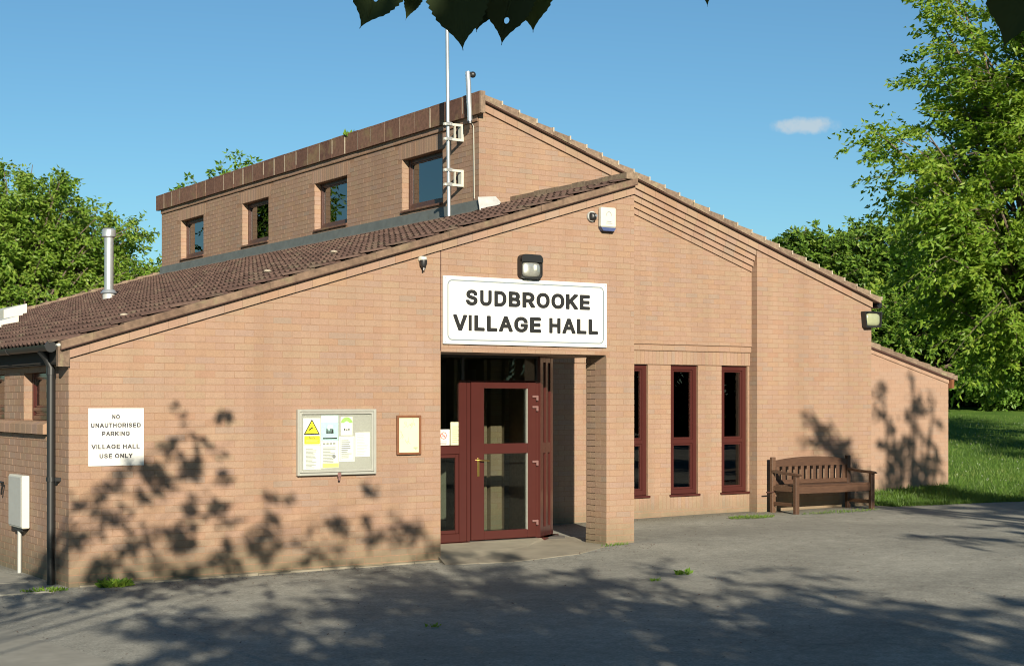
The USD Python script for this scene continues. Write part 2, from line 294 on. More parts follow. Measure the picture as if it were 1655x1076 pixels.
leaf_look('shade_leaf', [(0, (0.022, 0.035, 0.010)), (0.5, (0.03, 0.05, 0.012)), (1, (0.05, 0.075, 0.015))], [(0, (0.05, 0.10, 0.01)), (1, (0.12, 0.18, 0.015))], 0.3, rough=0.8)
leaf_look('grass_blade', [(0, (0.05, 0.10, 0.015)), (0.6, (0.085, 0.16, 0.022)), (1, (0.17, 0.20, 0.06))], [(0, (0.10, 0.2, 0.02)), (1, (0.24, 0.34, 0.05))], 0.35)
L['lawn'] = usdkit.material(stage, '/World/Looks/lawn', {
    'pos': ('geometry', {}), 'n': ('noise_texture', {'scale': 14.0, 'detail': 8.0, 'roughness': 0.75}), 'n2': ('noise_texture', {'scale': 0.8, 'detail': 4.0}), 'ad': ('math', {'math_type': 'multiply_add', 'value2': 0.5}), 'sb': ('math', {'math_type': 'add', 'value2': -0.22}),
    'r': ('rgb_ramp', {'ramp': [(0.25, (0.03, 0.07, 0.010)), (0.5, (0.07, 0.145, 0.018)), (0.75, (0.13, 0.20, 0.035))]}), 'b': ('bump', {'strength': 1.0, 'distance': 0.05}), 'p': ('principled_bsdf', {'roughness': 0.9, 'specular_ior_level': 0.15})},
    [('pos.position', 'n.vector'), ('pos.position', 'n2.vector'), ('n2.fac', 'ad.value1'), ('n.fac', 'ad.value3'), ('ad.value', 'sb.value1'), ('sb.value', 'r.fac'), ('r.color', 'p.base_color'), ('n.fac', 'b.height'), ('b.normal', 'p.normal')], surface='p.BSDF')
# worn tarmac: aggregate speckle, broad patches, a dirty mossy band where it meets the window wall
L['asphalt'] = usdkit.material(stage, '/World/Looks/asphalt', {
    'pos': ('geometry', {}), 'n': ('noise_texture', {'scale': 38.0, 'detail': 4.0, 'roughness': 0.85}), 'v': ('voronoi_texture', {'scale': 130.0}), 'n2': ('noise_texture', {'scale': 0.55, 'detail': 7.0, 'roughness': 0.6}), 'n3': ('noise_texture', {'scale': 7.0, 'detail': 6.0, 'roughness': 0.7}),
    'a1': ('math', {'math_type': 'multiply_add', 'value2': 0.55}), 'a2': ('math', {'math_type': 'multiply_add', 'value2': 0.45}), 'sb': ('math', {'math_type': 'add', 'value2': -0.5}),
    'r': ('rgb_ramp', {'ramp': [(0.2, (0.095, 0.093, 0.080)), (0.5, (0.205, 0.203, 0.175)), (0.8, (0.36, 0.355, 0.305))]}),
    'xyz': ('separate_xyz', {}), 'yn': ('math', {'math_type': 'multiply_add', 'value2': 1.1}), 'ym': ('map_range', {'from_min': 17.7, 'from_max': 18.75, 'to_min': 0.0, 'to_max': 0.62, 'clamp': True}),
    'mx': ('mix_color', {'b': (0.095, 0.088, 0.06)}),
    'cn': ('noise_texture', {'scale': 2.5, 'detail': 5.0}), 'ca': ('vector_math', {'math_type': 'multiply_add', 'vector2': (1.3, 1.3, 0.0)}), 'cv': ('voronoi_texture', {'feature': 'distance_to_edge', 'scale': 0.19}), 'cm': ('map_range', {'from_min': 0.003, 'from_max': 0.008, 'to_min': 0.22, 'to_max': 0.0, 'clamp': True}), 'cx': ('mix_color', {'b': (0.055, 0.055, 0.05)}),
    'pn': ('noise_texture', {'scale': 0.35, 'detail': 3.0, 'roughness': 0.5}), 'pm': ('map_range', {'from_min': 0.56, 'from_max': 0.60, 'to_min': 0.0, 'to_max': 0.28, 'clamp': True}), 'px': ('mix_color', {'b': (0.12, 0.118, 0.105)}),
    'b': ('bump', {'strength': 0.8, 'distance': 0.006}), 'p': ('principled_bsdf', {'roughness': 0.85, 'specular_ior_level': 0.3})},
    [('pos.position', 'n.vector'), ('pos.position', 'v.vector'), ('pos.position', 'n2.vector'), ('pos.position', 'n3.vector'), ('n2.fac', 'a1.value1'), ('n.fac', 'a1.value3'), ('n3.fac', 'a2.value1'), ('a1.value', 'a2.value3'), ('a2.value', 'sb.value1'), ('sb.value', 'r.fac'),
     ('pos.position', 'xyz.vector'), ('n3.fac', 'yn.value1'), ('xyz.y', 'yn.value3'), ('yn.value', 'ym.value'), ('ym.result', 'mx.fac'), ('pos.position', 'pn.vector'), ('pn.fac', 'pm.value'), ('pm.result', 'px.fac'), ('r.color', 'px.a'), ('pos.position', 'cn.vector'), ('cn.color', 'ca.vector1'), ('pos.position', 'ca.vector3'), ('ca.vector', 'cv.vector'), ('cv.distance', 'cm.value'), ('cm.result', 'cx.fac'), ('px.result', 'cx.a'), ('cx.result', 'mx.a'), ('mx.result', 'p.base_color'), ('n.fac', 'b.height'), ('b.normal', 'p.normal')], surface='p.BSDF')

# ------------------------------------------------------------------ the ground
def sheet(xs, ys_of, lift):
    xs = np.asarray(xs, float); V = []
    for x in xs:
        ys = ys_of(x); V.append(np.stack([np.full(len(ys), x), ys], 1))
    n = len(V[0]); V = np.vstack(V)
    z = ground_z(V[:, 0], V[:, 1]) + lift(V[:, 0], V[:, 1])
    i, j = np.meshgrid(np.arange(len(xs) - 1), np.arange(n - 1), indexing='ij')
    q = np.stack([i * n + j, (i + 1) * n + j, (i + 1) * n + j + 1, i * n + j + 1], -1).reshape(-1, 4)
    return np.column_stack([V, z]), np.vstack([q[:, [0, 1, 2]], q[:, [0, 2, 3]]])
gx = np.concatenate([[-900, -400, -150, -60], np.linspace(-40, 80, 121), [110, 180, 400, 900]])
gy = np.concatenate([[-900, -400, -150, -70], np.linspace(-50, 90, 141), [120, 200, 400, 900]])
single('ground', sheet(gx, lambda x: gy, lambda x, y: -0.02 - 0.02 * meshkit.noise(np.stack([x, y, 0 * x], 1) * 0.5)), 'lawn', None, None, kind='structure', smooth=True)
def edge(x):
    return np.interp(x, [-40, 4.45, 4.5, 18.9, 19.0, 21.4, 26, 32, 60], [45, 45, 18.9, 18.6, 17.72, 16.95, 15.9, 14.2, 6])
ax = np.concatenate([np.linspace(-40, 4, 23), np.arange(4.3, 24, 0.25), np.linspace(24.5, 60, 30)])
def asphalt_lift(x, y):
    p = np.stack([x, y, 0 * x], 1)
    return 0.004 + 0.012 * (meshkit.noise(p * 0.9) - 0.5) + 0.006
single('car_park', sheet(ax, lambda x: np.concatenate([np.linspace(-45, 4, 12)[:-1], np.linspace(4, edge(x) + 0.05 * math.sin(7 * x) + 0.04 * math.sin(17 * x), 60)]), asphalt_lift), 'asphalt', None, None, kind='structure', smooth=True)

# ------------------------------------------------------------------ the village hall
hall = thing('village_hall', (4.62, 15.4, 0), 'tan brick single-storey hall with stepped tiled roofs and clerestory windows', 'building')
BR = []                                          # every brick: wall path, vertices, faces, tone, size in the picture, material
EYE = np.array([0, 0, ZC])
def brick_panel(wall, fr, region, pattern='stretcher', z0=0.0, u0=0.0, proud=0.0, mat='brick', depth=0.0022, joint=0.009, perp=0.0055, pu=0.225, pz=0.075):
    a, b, c, d = region.bounds; shapely.prepare(region)
    if pattern == 'soldier': pu, pz = 0.075, 0.225
    ks = range(int(math.floor((b - z0) / pz)), int(math.ceil((d - z0) / pz)))
    for k in ks:
        sh = (0.5 * pu if k % 2 else 0.0) if pattern == 'stretcher' else 0.0
        for i in range(int(math.floor((a - u0 - sh) / pu)), int(math.ceil((c - u0 - sh) / pu))):
            x0 = u0 + sh + i * pu; z = z0 + k * pz
            jx, jz = (joint * .8, joint) if pattern == 'soldier' else (perp, joint); x0 += jx / 2; x1 = x0 + pu - jx; za = z + jz / 2; zb = z + pz - jz / 2
            cell = sbox(x0, za, x1, zb); tone = float(np.clip(rng.normal(0.5, 0.23), 0, 1))
            n1 = proud + depth + rng.uniform(-0.0012, 0.0012)
            if region.contains(cell): polys = [cell]
            else:
                g = region.intersection(cell)
                polys = [p for p in getattr(g, 'geoms', [g]) if p.geom_type == 'Polygon' and p.area > 2e-4]
            for p in polys:
                ring = np.array(shapely.geometry.polygon.orient(p).exterior.coords)[:-1]; n = len(ring)
                front = fr.P(np.column_stack([ring, np.full(n, n1)])); back = fr.P(np.column_stack([ring, np.full(n, proud - 0.002)]))
                if p.convex_hull.area - p.area < 1e-6: ff = [[0, j, j + 1] for j in range(1, n - 1)]; vv = np.vstack([front, back])
                else:
                    tv, tf = trimesh.creation.triangulate_polygon(p, engine='earcut'); 
                    if len(tv) != n: continue
                    front = fr.P(np.column_stack([tv, np.full(n, n1)])); ff = tf.tolist(); vv = np.vstack([front, back])
                    if np.abs(tv - ring).max() > 1e-9: back = fr.P(np.column_stack([tv, np.full(n, proud - 0.002)])); vv = np.vstack([front, back])
                sf = []
                for j in range(n): k2 = (j + 1) % n; sf += [[n + j, n + k2, k2], [n + j, k2, j]]
                mid = front.mean(0) - EYE; dist = np.linalg.norm(mid)
                BR.append((wall, vv, np.array(ff + sf), tone, p.area * abs(mid @ fr.N) / dist ** 3, mat))
def P(*pts): return Polygon(pts)
def wall_part(fr, region, thick=0.24, mat='mortar', label=None, n1=0.0):
    w = holder(hall, 'wall', label)
    put(w, 'wall_core', fr.poly(region, n1 - thick, n1), mat)
    return w
# front wall of the entrance block, in the plane y = 15.4
FW = Fr((0, 15.4, 0), (1, 0, 0))
rk = lambda x: 2.402 + (x - 4.642) * (4.601 - 2.406) / (11.849 - 4.642)          # underside of the verge
top_y = rk
doorway = sbox(9.0, -1, 11.42, 2.43)
front_outer = P((4.62, -0.35), (11.86, -0.35), (11.86, rk(11.86)), (4.62, rk(4.62)))
front_region = front_outer.difference(doorway)
w_front = wall_part(FW, front_region, 0.24, label='long sloping-topped front wall')
field = P((4.62, -0.35), (11.86, -0.35), (11.86, rk(11.86) - 0.108), (4.62, rk(4.62) - 0.108)).difference(doorway)
joint_u = 9.0
brick_panel(w_front, FW, field.intersection(sbox(4, -1, joint_u - 0.006, 6)), u0=4.62)
brick_panel(w_front, FW, field.intersection(sbox(joint_u + 0.006, -1, 12, 6)), u0=9.0 - 0.01)
put(w_front, 'movement_joint', FW.box(8.994, 9.006, 2.44, 3.62, 0.0, 0.0034), 'dark_frame')
# raking band of bricks under the verge, laid along the slope
def raking_band(wall, plane_y, xa, xb, zf, drop, n0, n1, mat='brick'):
    """Bricks laid along a slope: zf(x) is the top edge."""
    x = xa; sgn = 1 if xb > xa else -1
    sl = math.sqrt(1 + ((zf(xb) - zf(xa)) / (xb - xa)) ** 2)
    while (xb - x) * sgn > 0.02:
        x2 = x + sgn * 0.215 / sl
        if (xb - x2) * sgn < 0: x2 = xb
        lo, hi = min(x, x2), max(x, x2)
        pts = [(lo, zf(lo) - drop), (hi, zf(hi) - drop), (hi, zf(hi)), (lo, zf(lo))]
        fr = Fr((0, plane_y, 0), (1, 0, 0))
        ring = np.array(pts); f = fr.P(np.column_stack([ring, np.full(4, n1 + rng.uniform(-.001, .001))])); b = fr.P(np.column_stack([ring, np.full(4, n0)]))
        ff = [[0, 1, 2], [0, 2, 3]] + sum([[[4 + j, 4 + (j + 1) % 4, (j + 1) % 4], [4 + j, (j + 1) % 4, j]] for j in range(4)], [])
        mid = f.mean(0) - EYE
        BR.append((wall, np.vstack([f, b]), np.array(ff), float(np.clip(rng.normal(0.5, 0.25), 0, 1)), 0.0, mat))
        x = x2 + sgn * 0.003
raking_band(w_front, 15.4, 4.62, 11.855, rk, 0.106, -0.02, 0.036)
# the left return of the entrance opening, the pier and the ceiling of the porch
w_pier = holder(hall, 'wall', 'square brick pier at the right of the entrance')
put(w_pier, 'wall_core', bx(11.426, 11.856, 15.66, 15.836, -0.35, 2.44), 'mortar')
PL = Fr((11.42, 0, 0), (0, -1, 0))
brick_panel(w_pier, PL, sbox(-15.836, -0.35, -15.4 + 0.006, 2.43), u0=-15.4)
put(hall, 'porch_soffit', bx(9.0, 11.86, 15.64, 18.3, 2.43, 2.47), 'soffit_board')
put(hall, 'wall', bx(8.76, 9.0, 15.64, 18.4, -0.3, 3.4), 'mortar', label='hidden left side of the porch')
put(hall, 'wall', cat(bx(11.62, 11.85, 15.64, 18.0, 2.47, 4.4)), 'mortar', label='right side of the entrance block above the porch')
# left side wall, x = 4.62
SW = Fr((4.62, 0, 0), (0, -1, 0))
wins_side = [(16.15, 17.06), (17.87, 18.75), (19.6, 20.5), (21.4, 22.3)]
side_region = sbox(-31.0, -0.5, -15.64, 2.4)
for a, b in wins_side: side_region = side_region.difference(sbox(-b, 1.64, -a, 2.16))
w_side = wall_part(SW, side_region, 0.24, label='left side wall with small high windows')
side_field = sbox(-21.0, -0.5, -15.4 + 0.006, 2.4)
for a, b in wins_side: side_field = side_field.difference(sbox(-b, 1.64, -a, 2.16))
side_field = side_field.difference(sbox(-21, 1.49, -16.12, 1.645))
brick_panel(w_side, SW, side_field, u0=-15.4)
put(w_side, 'quoin', bx(4.626, 4.86, 15.406, 15.64, -0.4, 2.38), 'mortar')
for a, b in wins_side[:2]:
    J = Fr((0, b, 0), (1, 0, 0)); brick_panel(w_side, J, sbox(4.62, 1.645, 4.74, 2.155), u0=4.62 - 0.11)
# brick sill course under those windows, sloping on top
def prism(fr, prof, u0, u1):
    """prof: (n, z) outline, counter-clockwise seen from +u."""
    n = len(prof); a = np.array(prof, float)
    v = np.vstack([fr.P(np.column_stack([np.full(n, u), a[:, 1], a[:, 0]])) for u in (u0, u1)])
    f = [[0, j + 1, j] for j in range(1, n - 1)] + [[n, n + j, n + j + 1] for j in range(1, n - 1)]
    for j in range(n): k = (j + 1) % n; f += [[j, k, n + k], [j, n + k, n + j]]
    m = trimesh.Trimesh(v, np.array(f), process=False); m.fix_normals() if not m.is_winding_consistent or m.volume < 0 else None
    return np.array(m.vertices), np.array(m.faces)
u = -16.12
while u > -20.5:
    BR.append((w_side, *prism(SW, [(-0.01, 1.50), (0.058, 1.50), (0.058, 1.60), (-0.01, 1.635)], u - 0.215, u), float(rng.uniform(0.2, 0.9)), 0.004, 'brick')); u -= 0.2215
# main gable, plane y = 18.1
GW = Fr((0, 18.1, 0), (1, 0, 0))
gk = lambda x: 6.03 - (x - 11.272) * (6.027 - 3.498) / (19.048 - 11.272)          # underside of its verge
gable_outer = P((11.2, 2.2), (11.2, gk(11.2)), (18.96, gk(18.96)), (18.96, -0.3), (16.40, -0.3), (16.40, gk(16.4) - 0.11), (11.86, gk(11.86) - 0.11), (11.86, 2.2))
gable_outer = unary_union([P((11.2, 2.3), (11.86, 2.3), (11.86, gk(11.86)), (11.2, gk(11.2))), P((16.40, -0.3), (18.96, -0.3), (18.96, gk(18.96)), (16.40, gk(16.40))), P((11.86, gk(11.86) - .11), (16.4, gk(16.4) - .11), (16.4, gk(16.4)), (11.86, gk(11.86))), P((11.86, 4.4), (13.9, 4.4), (13.9, gk(13.9) - .11), (11.86, gk(11.86) - .11))])
w_gable = wall_part(GW, gable_outer, 0.3, label='tall main gable wall under the upper verge')
gf = P((11.2, 3.9), (14.0, 3.9), (14.0, gk(14.0) - 0.115), (11.2, gk(11.2) - 0.115)).intersection(gable_outer)
brick_panel(w_gable, GW, gf, u0=11.2)
brick_panel(w_gable, GW, P((16.4, -0.3), (18.96, -0.3), (18.96, gk(18.96) - 0.115), (16.4, gk(16.4) - 0.115)), u0=16.4)
raking_band(w_gable, 18.1, 11.21, 18.96, gk, 0.112, -0.02, 0.036)
# left face of the right-hand pier
PR = Fr((16.40, 0, 0), (0, -1, 0))
brick_panel(w_gable, PR, sbox(-18.30, -0.3, -18.1 + .006, 4.0), u0=-18.1)
# four corbelled courses stepping back to the recessed panel
for k, n1 in enumerate((0.002, -0.032, -0.064, -0.096)):
    zt = lambda x, k=k: gk(x) - 0.122 - 0.086 * k
    raking_band(w_gable, 18.1, 14.0 - 0.1, 16.398, zt, 0.079, -0.14, n1)
PANEL_Y = 18.225
PW = Fr((0, PANEL_Y, 0), (1, 0, 0))
pz = lambda x: gk(x) - 0.122 - 0.086 * 4
panel_region = P((11.86, 2.72), (16.4, 2.72), (16.4, gk(16.4) - .1), (11.86, gk(11.86) - .1))
w_panel = wall_part(PW, panel_region, 0.2, label='recessed brick panel above the tall windows')
brick_panel(w_panel, PW, P((11.86, 2.72), (16.398, 2.72), (16.398, pz(16.4) + .005), (11.86, pz(11.86) + .005)), u0=16.4)
# window wall below it, y = 18.28
WW = Fr((0, 18.28, 0), (1, 0, 0))
wins = [(13.79, 14.343), (14.79, 15.335), (15.816, 16.36)]
ww_region = sbox(11.4, -0.3, 16.4, 2.74)
for a, b in wins: ww_region = ww_region.difference(sbox(a, 0.41, b, 2.41))
w_win = wall_part(WW, ww_region, 0.2, label='recessed lower wall holding three tall windows')
wf = sbox(11.4, -0.3, 16.398, 2.41).difference(sbox(13.5, 0.0, 16.4, 2.41)).union(unary_union([sbox(13.5, 0.41, 13.79, 2.41), sbox(14.343, 0.41, 14.79, 2.41), sbox(15.335, 0.41, 15.816, 2.41), sbox(16.36, 0.41, 16.398, 2.41), sbox(13.5, -0.3, 16.398, 0.185)]))
brick_panel(w_win, WW, wf, u0=12.0)
brick_panel(w_win, WW, sbox(13.5, 0.19, 16.398, 0.405), 'soldier', z0=0.185, u0=13.5)
brick_panel(w_win, WW, sbox(11.86, 2.415, 16.398, 2.62), 'soldier', z0=2.40, u0=11.86, proud=0.018)
put(w_win, 'wall_core', WW.box(11.86, 16.398, 2.412, 2.62, 0.0, 0.018), 'mortar')
brick_panel(w_win, WW, sbox(11.86, 2.625, 16.398, 2.705), z0=2.628, u0=11.9, proud=0.042)
put(w_win, 'wall_core', WW.box(11.86, 16.398, 2.623, 2.712, 0.0, 0.042), 'mortar')
# clerestory wall, x = 11.2
CW = Fr((11.2, 0, 0), (0, -1, 0))
wins_cl = [(19.11, 20.33), (22.18, 23.40), (25.30, 26.50), (28.43, 29.67)]
cl_region = sbox(-30.78, 4.3, -18.4, 6.1)
for a, b in wins_cl: cl_region = cl_region.difference(sbox(-b, 4.74, -a, 5.53))
w_cl = wall_part(CW, cl_region, 0.24, label='upper wall with a row of four square windows')
cf = sbox(-30.78, 4.6, -18.1 + .006, 5.775)
for a, b in wins_cl: cf = cf.difference(sbox(-b, 4.70, -a, 5.53)).difference(sbox(-b - 0.1, 5.53, -a + 0.1, 5.745))
brick_panel(w_cl, CW, cf, u0=-18.1)
for a, b in wins_cl:
    brick_panel(w_cl, CW, sbox(-b - 0.1, 5.535, -a + 0.1, 5.745), 'soldier', z0=5.527, u0=-b - 0.1)
    J = Fr((0, b, 0), (1, 0, 0)); brick_panel(w_cl, J, sbox(11.2, 4.74, 11.345, 5.53), u0=11.2 - 0.11)
brick_panel(w_cl, CW, sbox(-30.78, 5.785, -18.1 + .006, 5.87), z0=5.788, u0=-18.1, proud=0.022)
put(w_cl, 'wall_core', CW.box(-30.78, -18.11, 5.78, 5.87, 0.0, 0.022), 'mortar')
put(w_cl, 'quoin', bx(11.206, 11.44, 18.106, 18.4, 4.3, 5.86), 'mortar')
# lower right wing, y = 20.2
NW = Fr((0, 20.2, 0), (1, 0, 0))
nk = lambda x: 2.838 - (x - 21.16) * (2.838 - 2.285) / (23.29 - 21.16)
wing_region = P((18.5, -0.3), (23.28, -0.3), (23.28, nk(23.28)), (18.5, nk(18.5)))
w_wing = wall_part(NW, wing_region, 0.24, mat='wing_mortar', label='low pale brick wing at the right')
brick_panel(w_wing, NW, P((20.6, -0.3), (23.28, -0.3), (23.28, nk(23.28) - 0.1), (20.6, nk(20.6) - 0.1)), u0=23.28, mat='wing_brick')
raking_band(w_wing, 20.2, 20.6, 23.28, nk, 0.095, -0.02, 0.022, 'wing_brick')
# hidden sides that close the rooms
put(hall, 'wall', bx(18.7, 18.95, 18.42, 31.0, -0.2, 3.45), 'mortar', label='right side wall of the main hall')
put(hall, 'wall', bx(4.63, 18.95, 31.02, 31.2, -0.6, 2.35), 'mortar', label='rear wall of the hall')
put(hall, 'wall', bx(11.22, 18.95, 30.8, 31.0, 2.36, 3.4), 'mortar', label='rear wall under the main roof')
put(hall, 'wall', bx(23.05, 23.275, 20.45, 30.9, -0.3, 2.25), 'wing_mortar', label='right side wall of the wing')
put(hall, 'room_floor', cat(bx(9.0, 11.42, 16.31, 20.7, 0.04, 0.083), bx(4.9, 8.7, 15.7, 30.9, 0.04, 0.082), bx(8.8, 18.7, 20.75, 30.9, 0.04, 0.081), bx(11.7, 18.7, 18.52, 20.7, 0.04, 0.084)), 'floor')
# lobby behind the glazed entrance: brick piers and a dark back wall
put(hall, 'lobby_wall', cat(bx(9.0, 11.4, 20.6, 20.7, 0.09, 2.43), bx(8.85, 8.99, 18.4, 20.6, 0.09, 2.43), bx(11.45, 11.6, 18.5, 20.6, 0.09, 2.43), bx(8.8, 11.6, 18.3, 20.7, 2.475, 2.5)), 'plaster')
LB = Fr((0, 17.6, 0), (1, 0, 0))
w_lob = holder(hall, 'wall', 'brick piers inside the entrance lobby')
for a, b in ((10.49, 10.55), (10.97, 11.02), (11.08, 11.26), (11.31, 11.378)):
    put(w_lob, 'wall_core', LB.box(a, b, 0.087, 2.42, -0.2, 0.0), 'mortar'); brick_panel(w_lob, LB, sbox(a, 0.09, b, 2.4), u0=a)
# bricks: the 300 that show largest are parts of their wall, the rest is one part of the hall
BR.sort(key=lambda b: -b[4])
for wall, v, f, tone, s, mat in BR[:300]: put(wall, 'brick', (v, f), mat, tone=tone)
for mat in ('brick', 'wing_brick'):
    rest = [b for b in BR[300:] if b[5] == mat]
    v = np.vstack([b[1] for b in rest]); off = np.cumsum([0] + [len(b[1]) for b in rest])[:-1]
    f = np.vstack([b[2] + o for b, o in zip(rest, off)]); t = np.concatenate([np.full(len(b[1]), b[3]) for b in rest])
    put(hall if mat == 'brick' else w_wing, 'brickwork', (v, f), mat, tone=t, kind='stuff')

# ------------------------------------------------------------------ roofs
roof_z = lambda x: 2.455 + 0.3065 * (x - 4.613)              # underlay of the left roof
sl = math.atan(0.3065); DX = np.array([math.cos(sl), 0, math.sin(sl)]); DN = np.array([-math.sin(sl), 0, math.cos(sl)])
left_roof = holder(hall, 'roof', 'long brown pantiled lean-to roof on the left')
def slab(x0, x1, y0, y1, zf, th):
    v = np.array([[x, y, zf(x) - (th if k else 0)] for k in (1, 0) for x, y in ((x0, y0), (x1, y0), (x1, y1), (x0, y1))]); return v, BOXF
put(left_roof, 'underlay', cat(slab(4.48, 11.2, 18.1, 31.0, lambda x: roof_z(x) - .004, 0.05), slab(4.48, 11.84, 15.42, 18.1, lambda x: roof_z(x) - .004, 0.05)), 'soffit')
TL = []
GA, TW, TLEN = 0.336, 0.300, 0.405
prof_y = np.array([0, .02, .045, .07, .09, .12, .15, .17, .195, .22, .24, .27, .30]); prof_h = np.array([0, .014, .026, .014, 0, -.002, 0, .014, .026, .014, 0, -.002, 0])
O = np.array([4.43, 0, roof_z(4.43) + 0.012])
ncol = int((30.98 - 15.36) / TW); ncourse = 23
for c in range(ncol):
    y0 = 15.40 + c * TW
    for r in range(ncourse):
        s0 = r * GA; x_mid = 4.43 + (s0 + GA / 2) * DX[0]
        xlim = 11.83 if y0 + TW / 2 < 18.1 else 11.19
        if x_mid > xlim + .12: continue
        L1 = min(TLEN, (xlim - 4.43) / DX[0] - s0)
        jit = rng.normal(0, 0.0025, 3)
        low = O + (s0 + jit[0]) * DX; n = len(prof_y)
        lift0, lift1 = 0.036 + jit[1], 0.004
        def row(s, h): return low + s * DX + np.column_stack([np.zeros(n), y0 + prof_y + jit[2], np.zeros(n)]) + (prof_h + h)[:, None] * DN
        a, b, lip = row(0, lift0), row(L1, lift1), row(0.003, lift0 - 0.021)
        v = np.vstack([a, b, lip]); f = []
        for j in range(n - 1): f += [[j, n + j, n + j + 1], [j, n + j + 1, j + 1], [2 * n + j, j, j + 1], [2 * n + j, j + 1, 2 * n + j + 1]]
        f = np.array(f)[:, ::-1]
        d = np.linalg.norm(v.mean(0) - EYE); seen = (v.mean(0) - EYE) / d
        TL.append((v, f, float(np.clip(rng.normal(.5, .22), 0, 1)), abs(seen @ DN) / d ** 2))
TL.sort(key=lambda t: -t[3])
for v, f, tone, s in TL[:300]: put(left_roof, 'tile', (v, f), 'roof_tile', tone=tone)
v = np.vstack([t[0] for t in TL[300:]]); off = np.cumsum([0] + [len(t[0]) for t in TL[300:]])[:-1]
put(left_roof, 'tiling', (v, np.vstack([t[1] + o for t, o in zip(TL[300:], off)])), 'roof_tile', tone=np.concatenate([np.full(len(t[0]), t[2]) for t in TL[300:]]), kind='stuff')
# verge units along the front rake and the far rake
def verge(parent, xa, xb, zbot, th, yf, yb, step, mat, taper=0.018, bump=0.0, capm=None, capw=0.02):
    x = xa; sg = 1 if xb > xa else -1; k = 0
    while (xb - x) * sg > 0.03:
        x2 = x + sg * step
        if (xb - x2) * sg < 0: x2 = xb
        lo, hi = (x, x2) if sg > 0 else (x2, x)          # lo is the lower-x end
        down_lo = zbot(lo) < zbot(hi)
        t_lo, t_hi = (th + taper, th) if down_lo else (th, th + taper)
        j = rng.normal(0, 0.003); yj = yf + rng.normal(0, 0.004)
        v = np.array([[lo, yj, zbot(lo)], [hi, yj, zbot(hi)], [hi, yb, zbot(hi)], [lo, yb, zbot(lo)], [lo, yj + .008, zbot(lo) + t_lo + j], [hi, yj + .008, zbot(hi) + t_hi + j], [hi, yb, zbot(hi) + t_hi + j], [lo, yb, zbot(lo) + t_lo + j]])
        p = put(parent, 'verge_tile', (v, BOXF), mat, tone=float(np.clip(rng.normal(.5, .3), 0, 1)))
        if capm:
            xc = lo if down_lo else hi; s2 = -1 if down_lo else 1
            zt = zbot(xc); hh = th + taper
            put(parent, 'mortar_end', bx(min(xc, xc + s2 * capw), max(xc, xc + s2 * capw), yj - .004, yj + 0.05, zt + hh * 0.45, zt + hh + 0.006), capm)
        x = x2; k += 1
verge(left_roof, 4.52, 11.86, lambda x: rk(x) + 0.012, 0.074, 15.305, 15.44, 0.325, 'left_verge', taper=0.006)
put(left_roof, 'undercloak', slab(4.52, 11.86, 15.312, 15.43, lambda x: rk(x) + 0.011, 0.010), 'dark_frame')
for k in range(9):                                           # monoridge above the porch
    y0 = 15.37 + k * 0.304
    put(left_roof, 'ridge_tile', bx(11.72, 11.90, y0, y0 + 0.298, roof_z(11.8) + 0.02, roof_z(11.8) + 0.098 + rng.normal(0, .004)), 'verge_tile', tone=float(rng.uniform(.2, 1)))
verge(left_roof, 4.45, 11.2, lambda x: roof_z(x) + 0.02, 0.07, 30.9, 31.08, 0.33, 'verge_tile', taper=0.03)
# mono-ridge units capping the clerestory
main_roof = holder(hall, 'roof', 'upper roof falling to the right with a mossy verge')
nn = 28; pitch = (30.95 - 17.98) / nn
for k in range(nn):
    y0 = 17.98 + k * pitch
    j = rng.normal(0, 0.004)
    put(main_roof, 'ridge_tile', cat(bx(11.135 + j, 11.20, y0 + 0.006, y0 + pitch - 0.006, 5.862, 6.145 + j), bx(11.135 + j, 11.235, y0 + 0.006, y0 + pitch - 0.006, 6.147 + j, 6.175 + j)), 'ridge_tile', tone=float(np.clip(rng.normal(.5, .3), 0, 1)))
    if k: put(main_roof, 'mortar_joint', bx(11.131 + rng.uniform(0, .006), 11.23, y0 - 0.012, y0 + 0.008, 5.866 + (.06 if k % 3 == 1 else 0), 6.15), 'pale_mortar')
mz = lambda x: gk(x) + 0.012
put(main_roof, 'underlay', slab(11.22, 19.10, 18.12, 31.0, lambda x: mz(x) + 0.04, 0.06), 'soffit')
put(main_roof, 'roof_covering', slab(11.3, 19.15, 18.15, 31.0, lambda x: mz(x) + 0.10, 0.05), 'roof_tile', tone=0.5)
verge(main_roof, 11.22, 19.10, mz, 0.075, 17.995, 18.16, 0.292, 'verge_tile', taper=0.03, capm='pale_mortar', capw=0.022)
put(main_roof, 'undercloak', slab(11.25, 19.08, 18.002, 18.15, lambda x: gk(x) + 0.011, 0.012), 'dark_frame')
put(main_roof, 'ridge_end', cat(bx(11.137, 11.215, 17.955, 18.1, 5.87, 6.176)), 'verge_tile', tone=0.6)
put(main_roof, 'gutter_end', tube([(19.14, 18.08, 3.475), (19.14, 30.8, 3.46)], 0.06, 12), 'black_plastic')
wing_roof = holder(hall, 'roof', 'low roof of the right-hand wing')
wz = lambda x: nk(x) + 0.012
put(wing_roof, 'underlay', slab(18.96, 23.42, 20.22, 30.9, lambda x: wz(x) + 0.05, 0.06), 'soffit')
put(wing_roof, 'roof_covering', slab(18.97, 23.5, 20.25, 30.9, lambda x: wz(x) + 0.105, 0.05), 'roof_tile', tone=0.5)
verge(wing_roof, 18.97, 23.48, wz, 0.085, 20.13, 20.28, 0.34, 'verge_tile', taper=0.026)
put(wing_roof, 'undercloak', slab(18.97, 23.4, 20.14, 20.25, lambda x: nk(x) + 0.011, 0.03), 'dark_frame')
put(wing_roof, 'fascia', bx(23.29, 23.36, 20.12, 30.9, 2.10, 2.27), 'wood_frame')
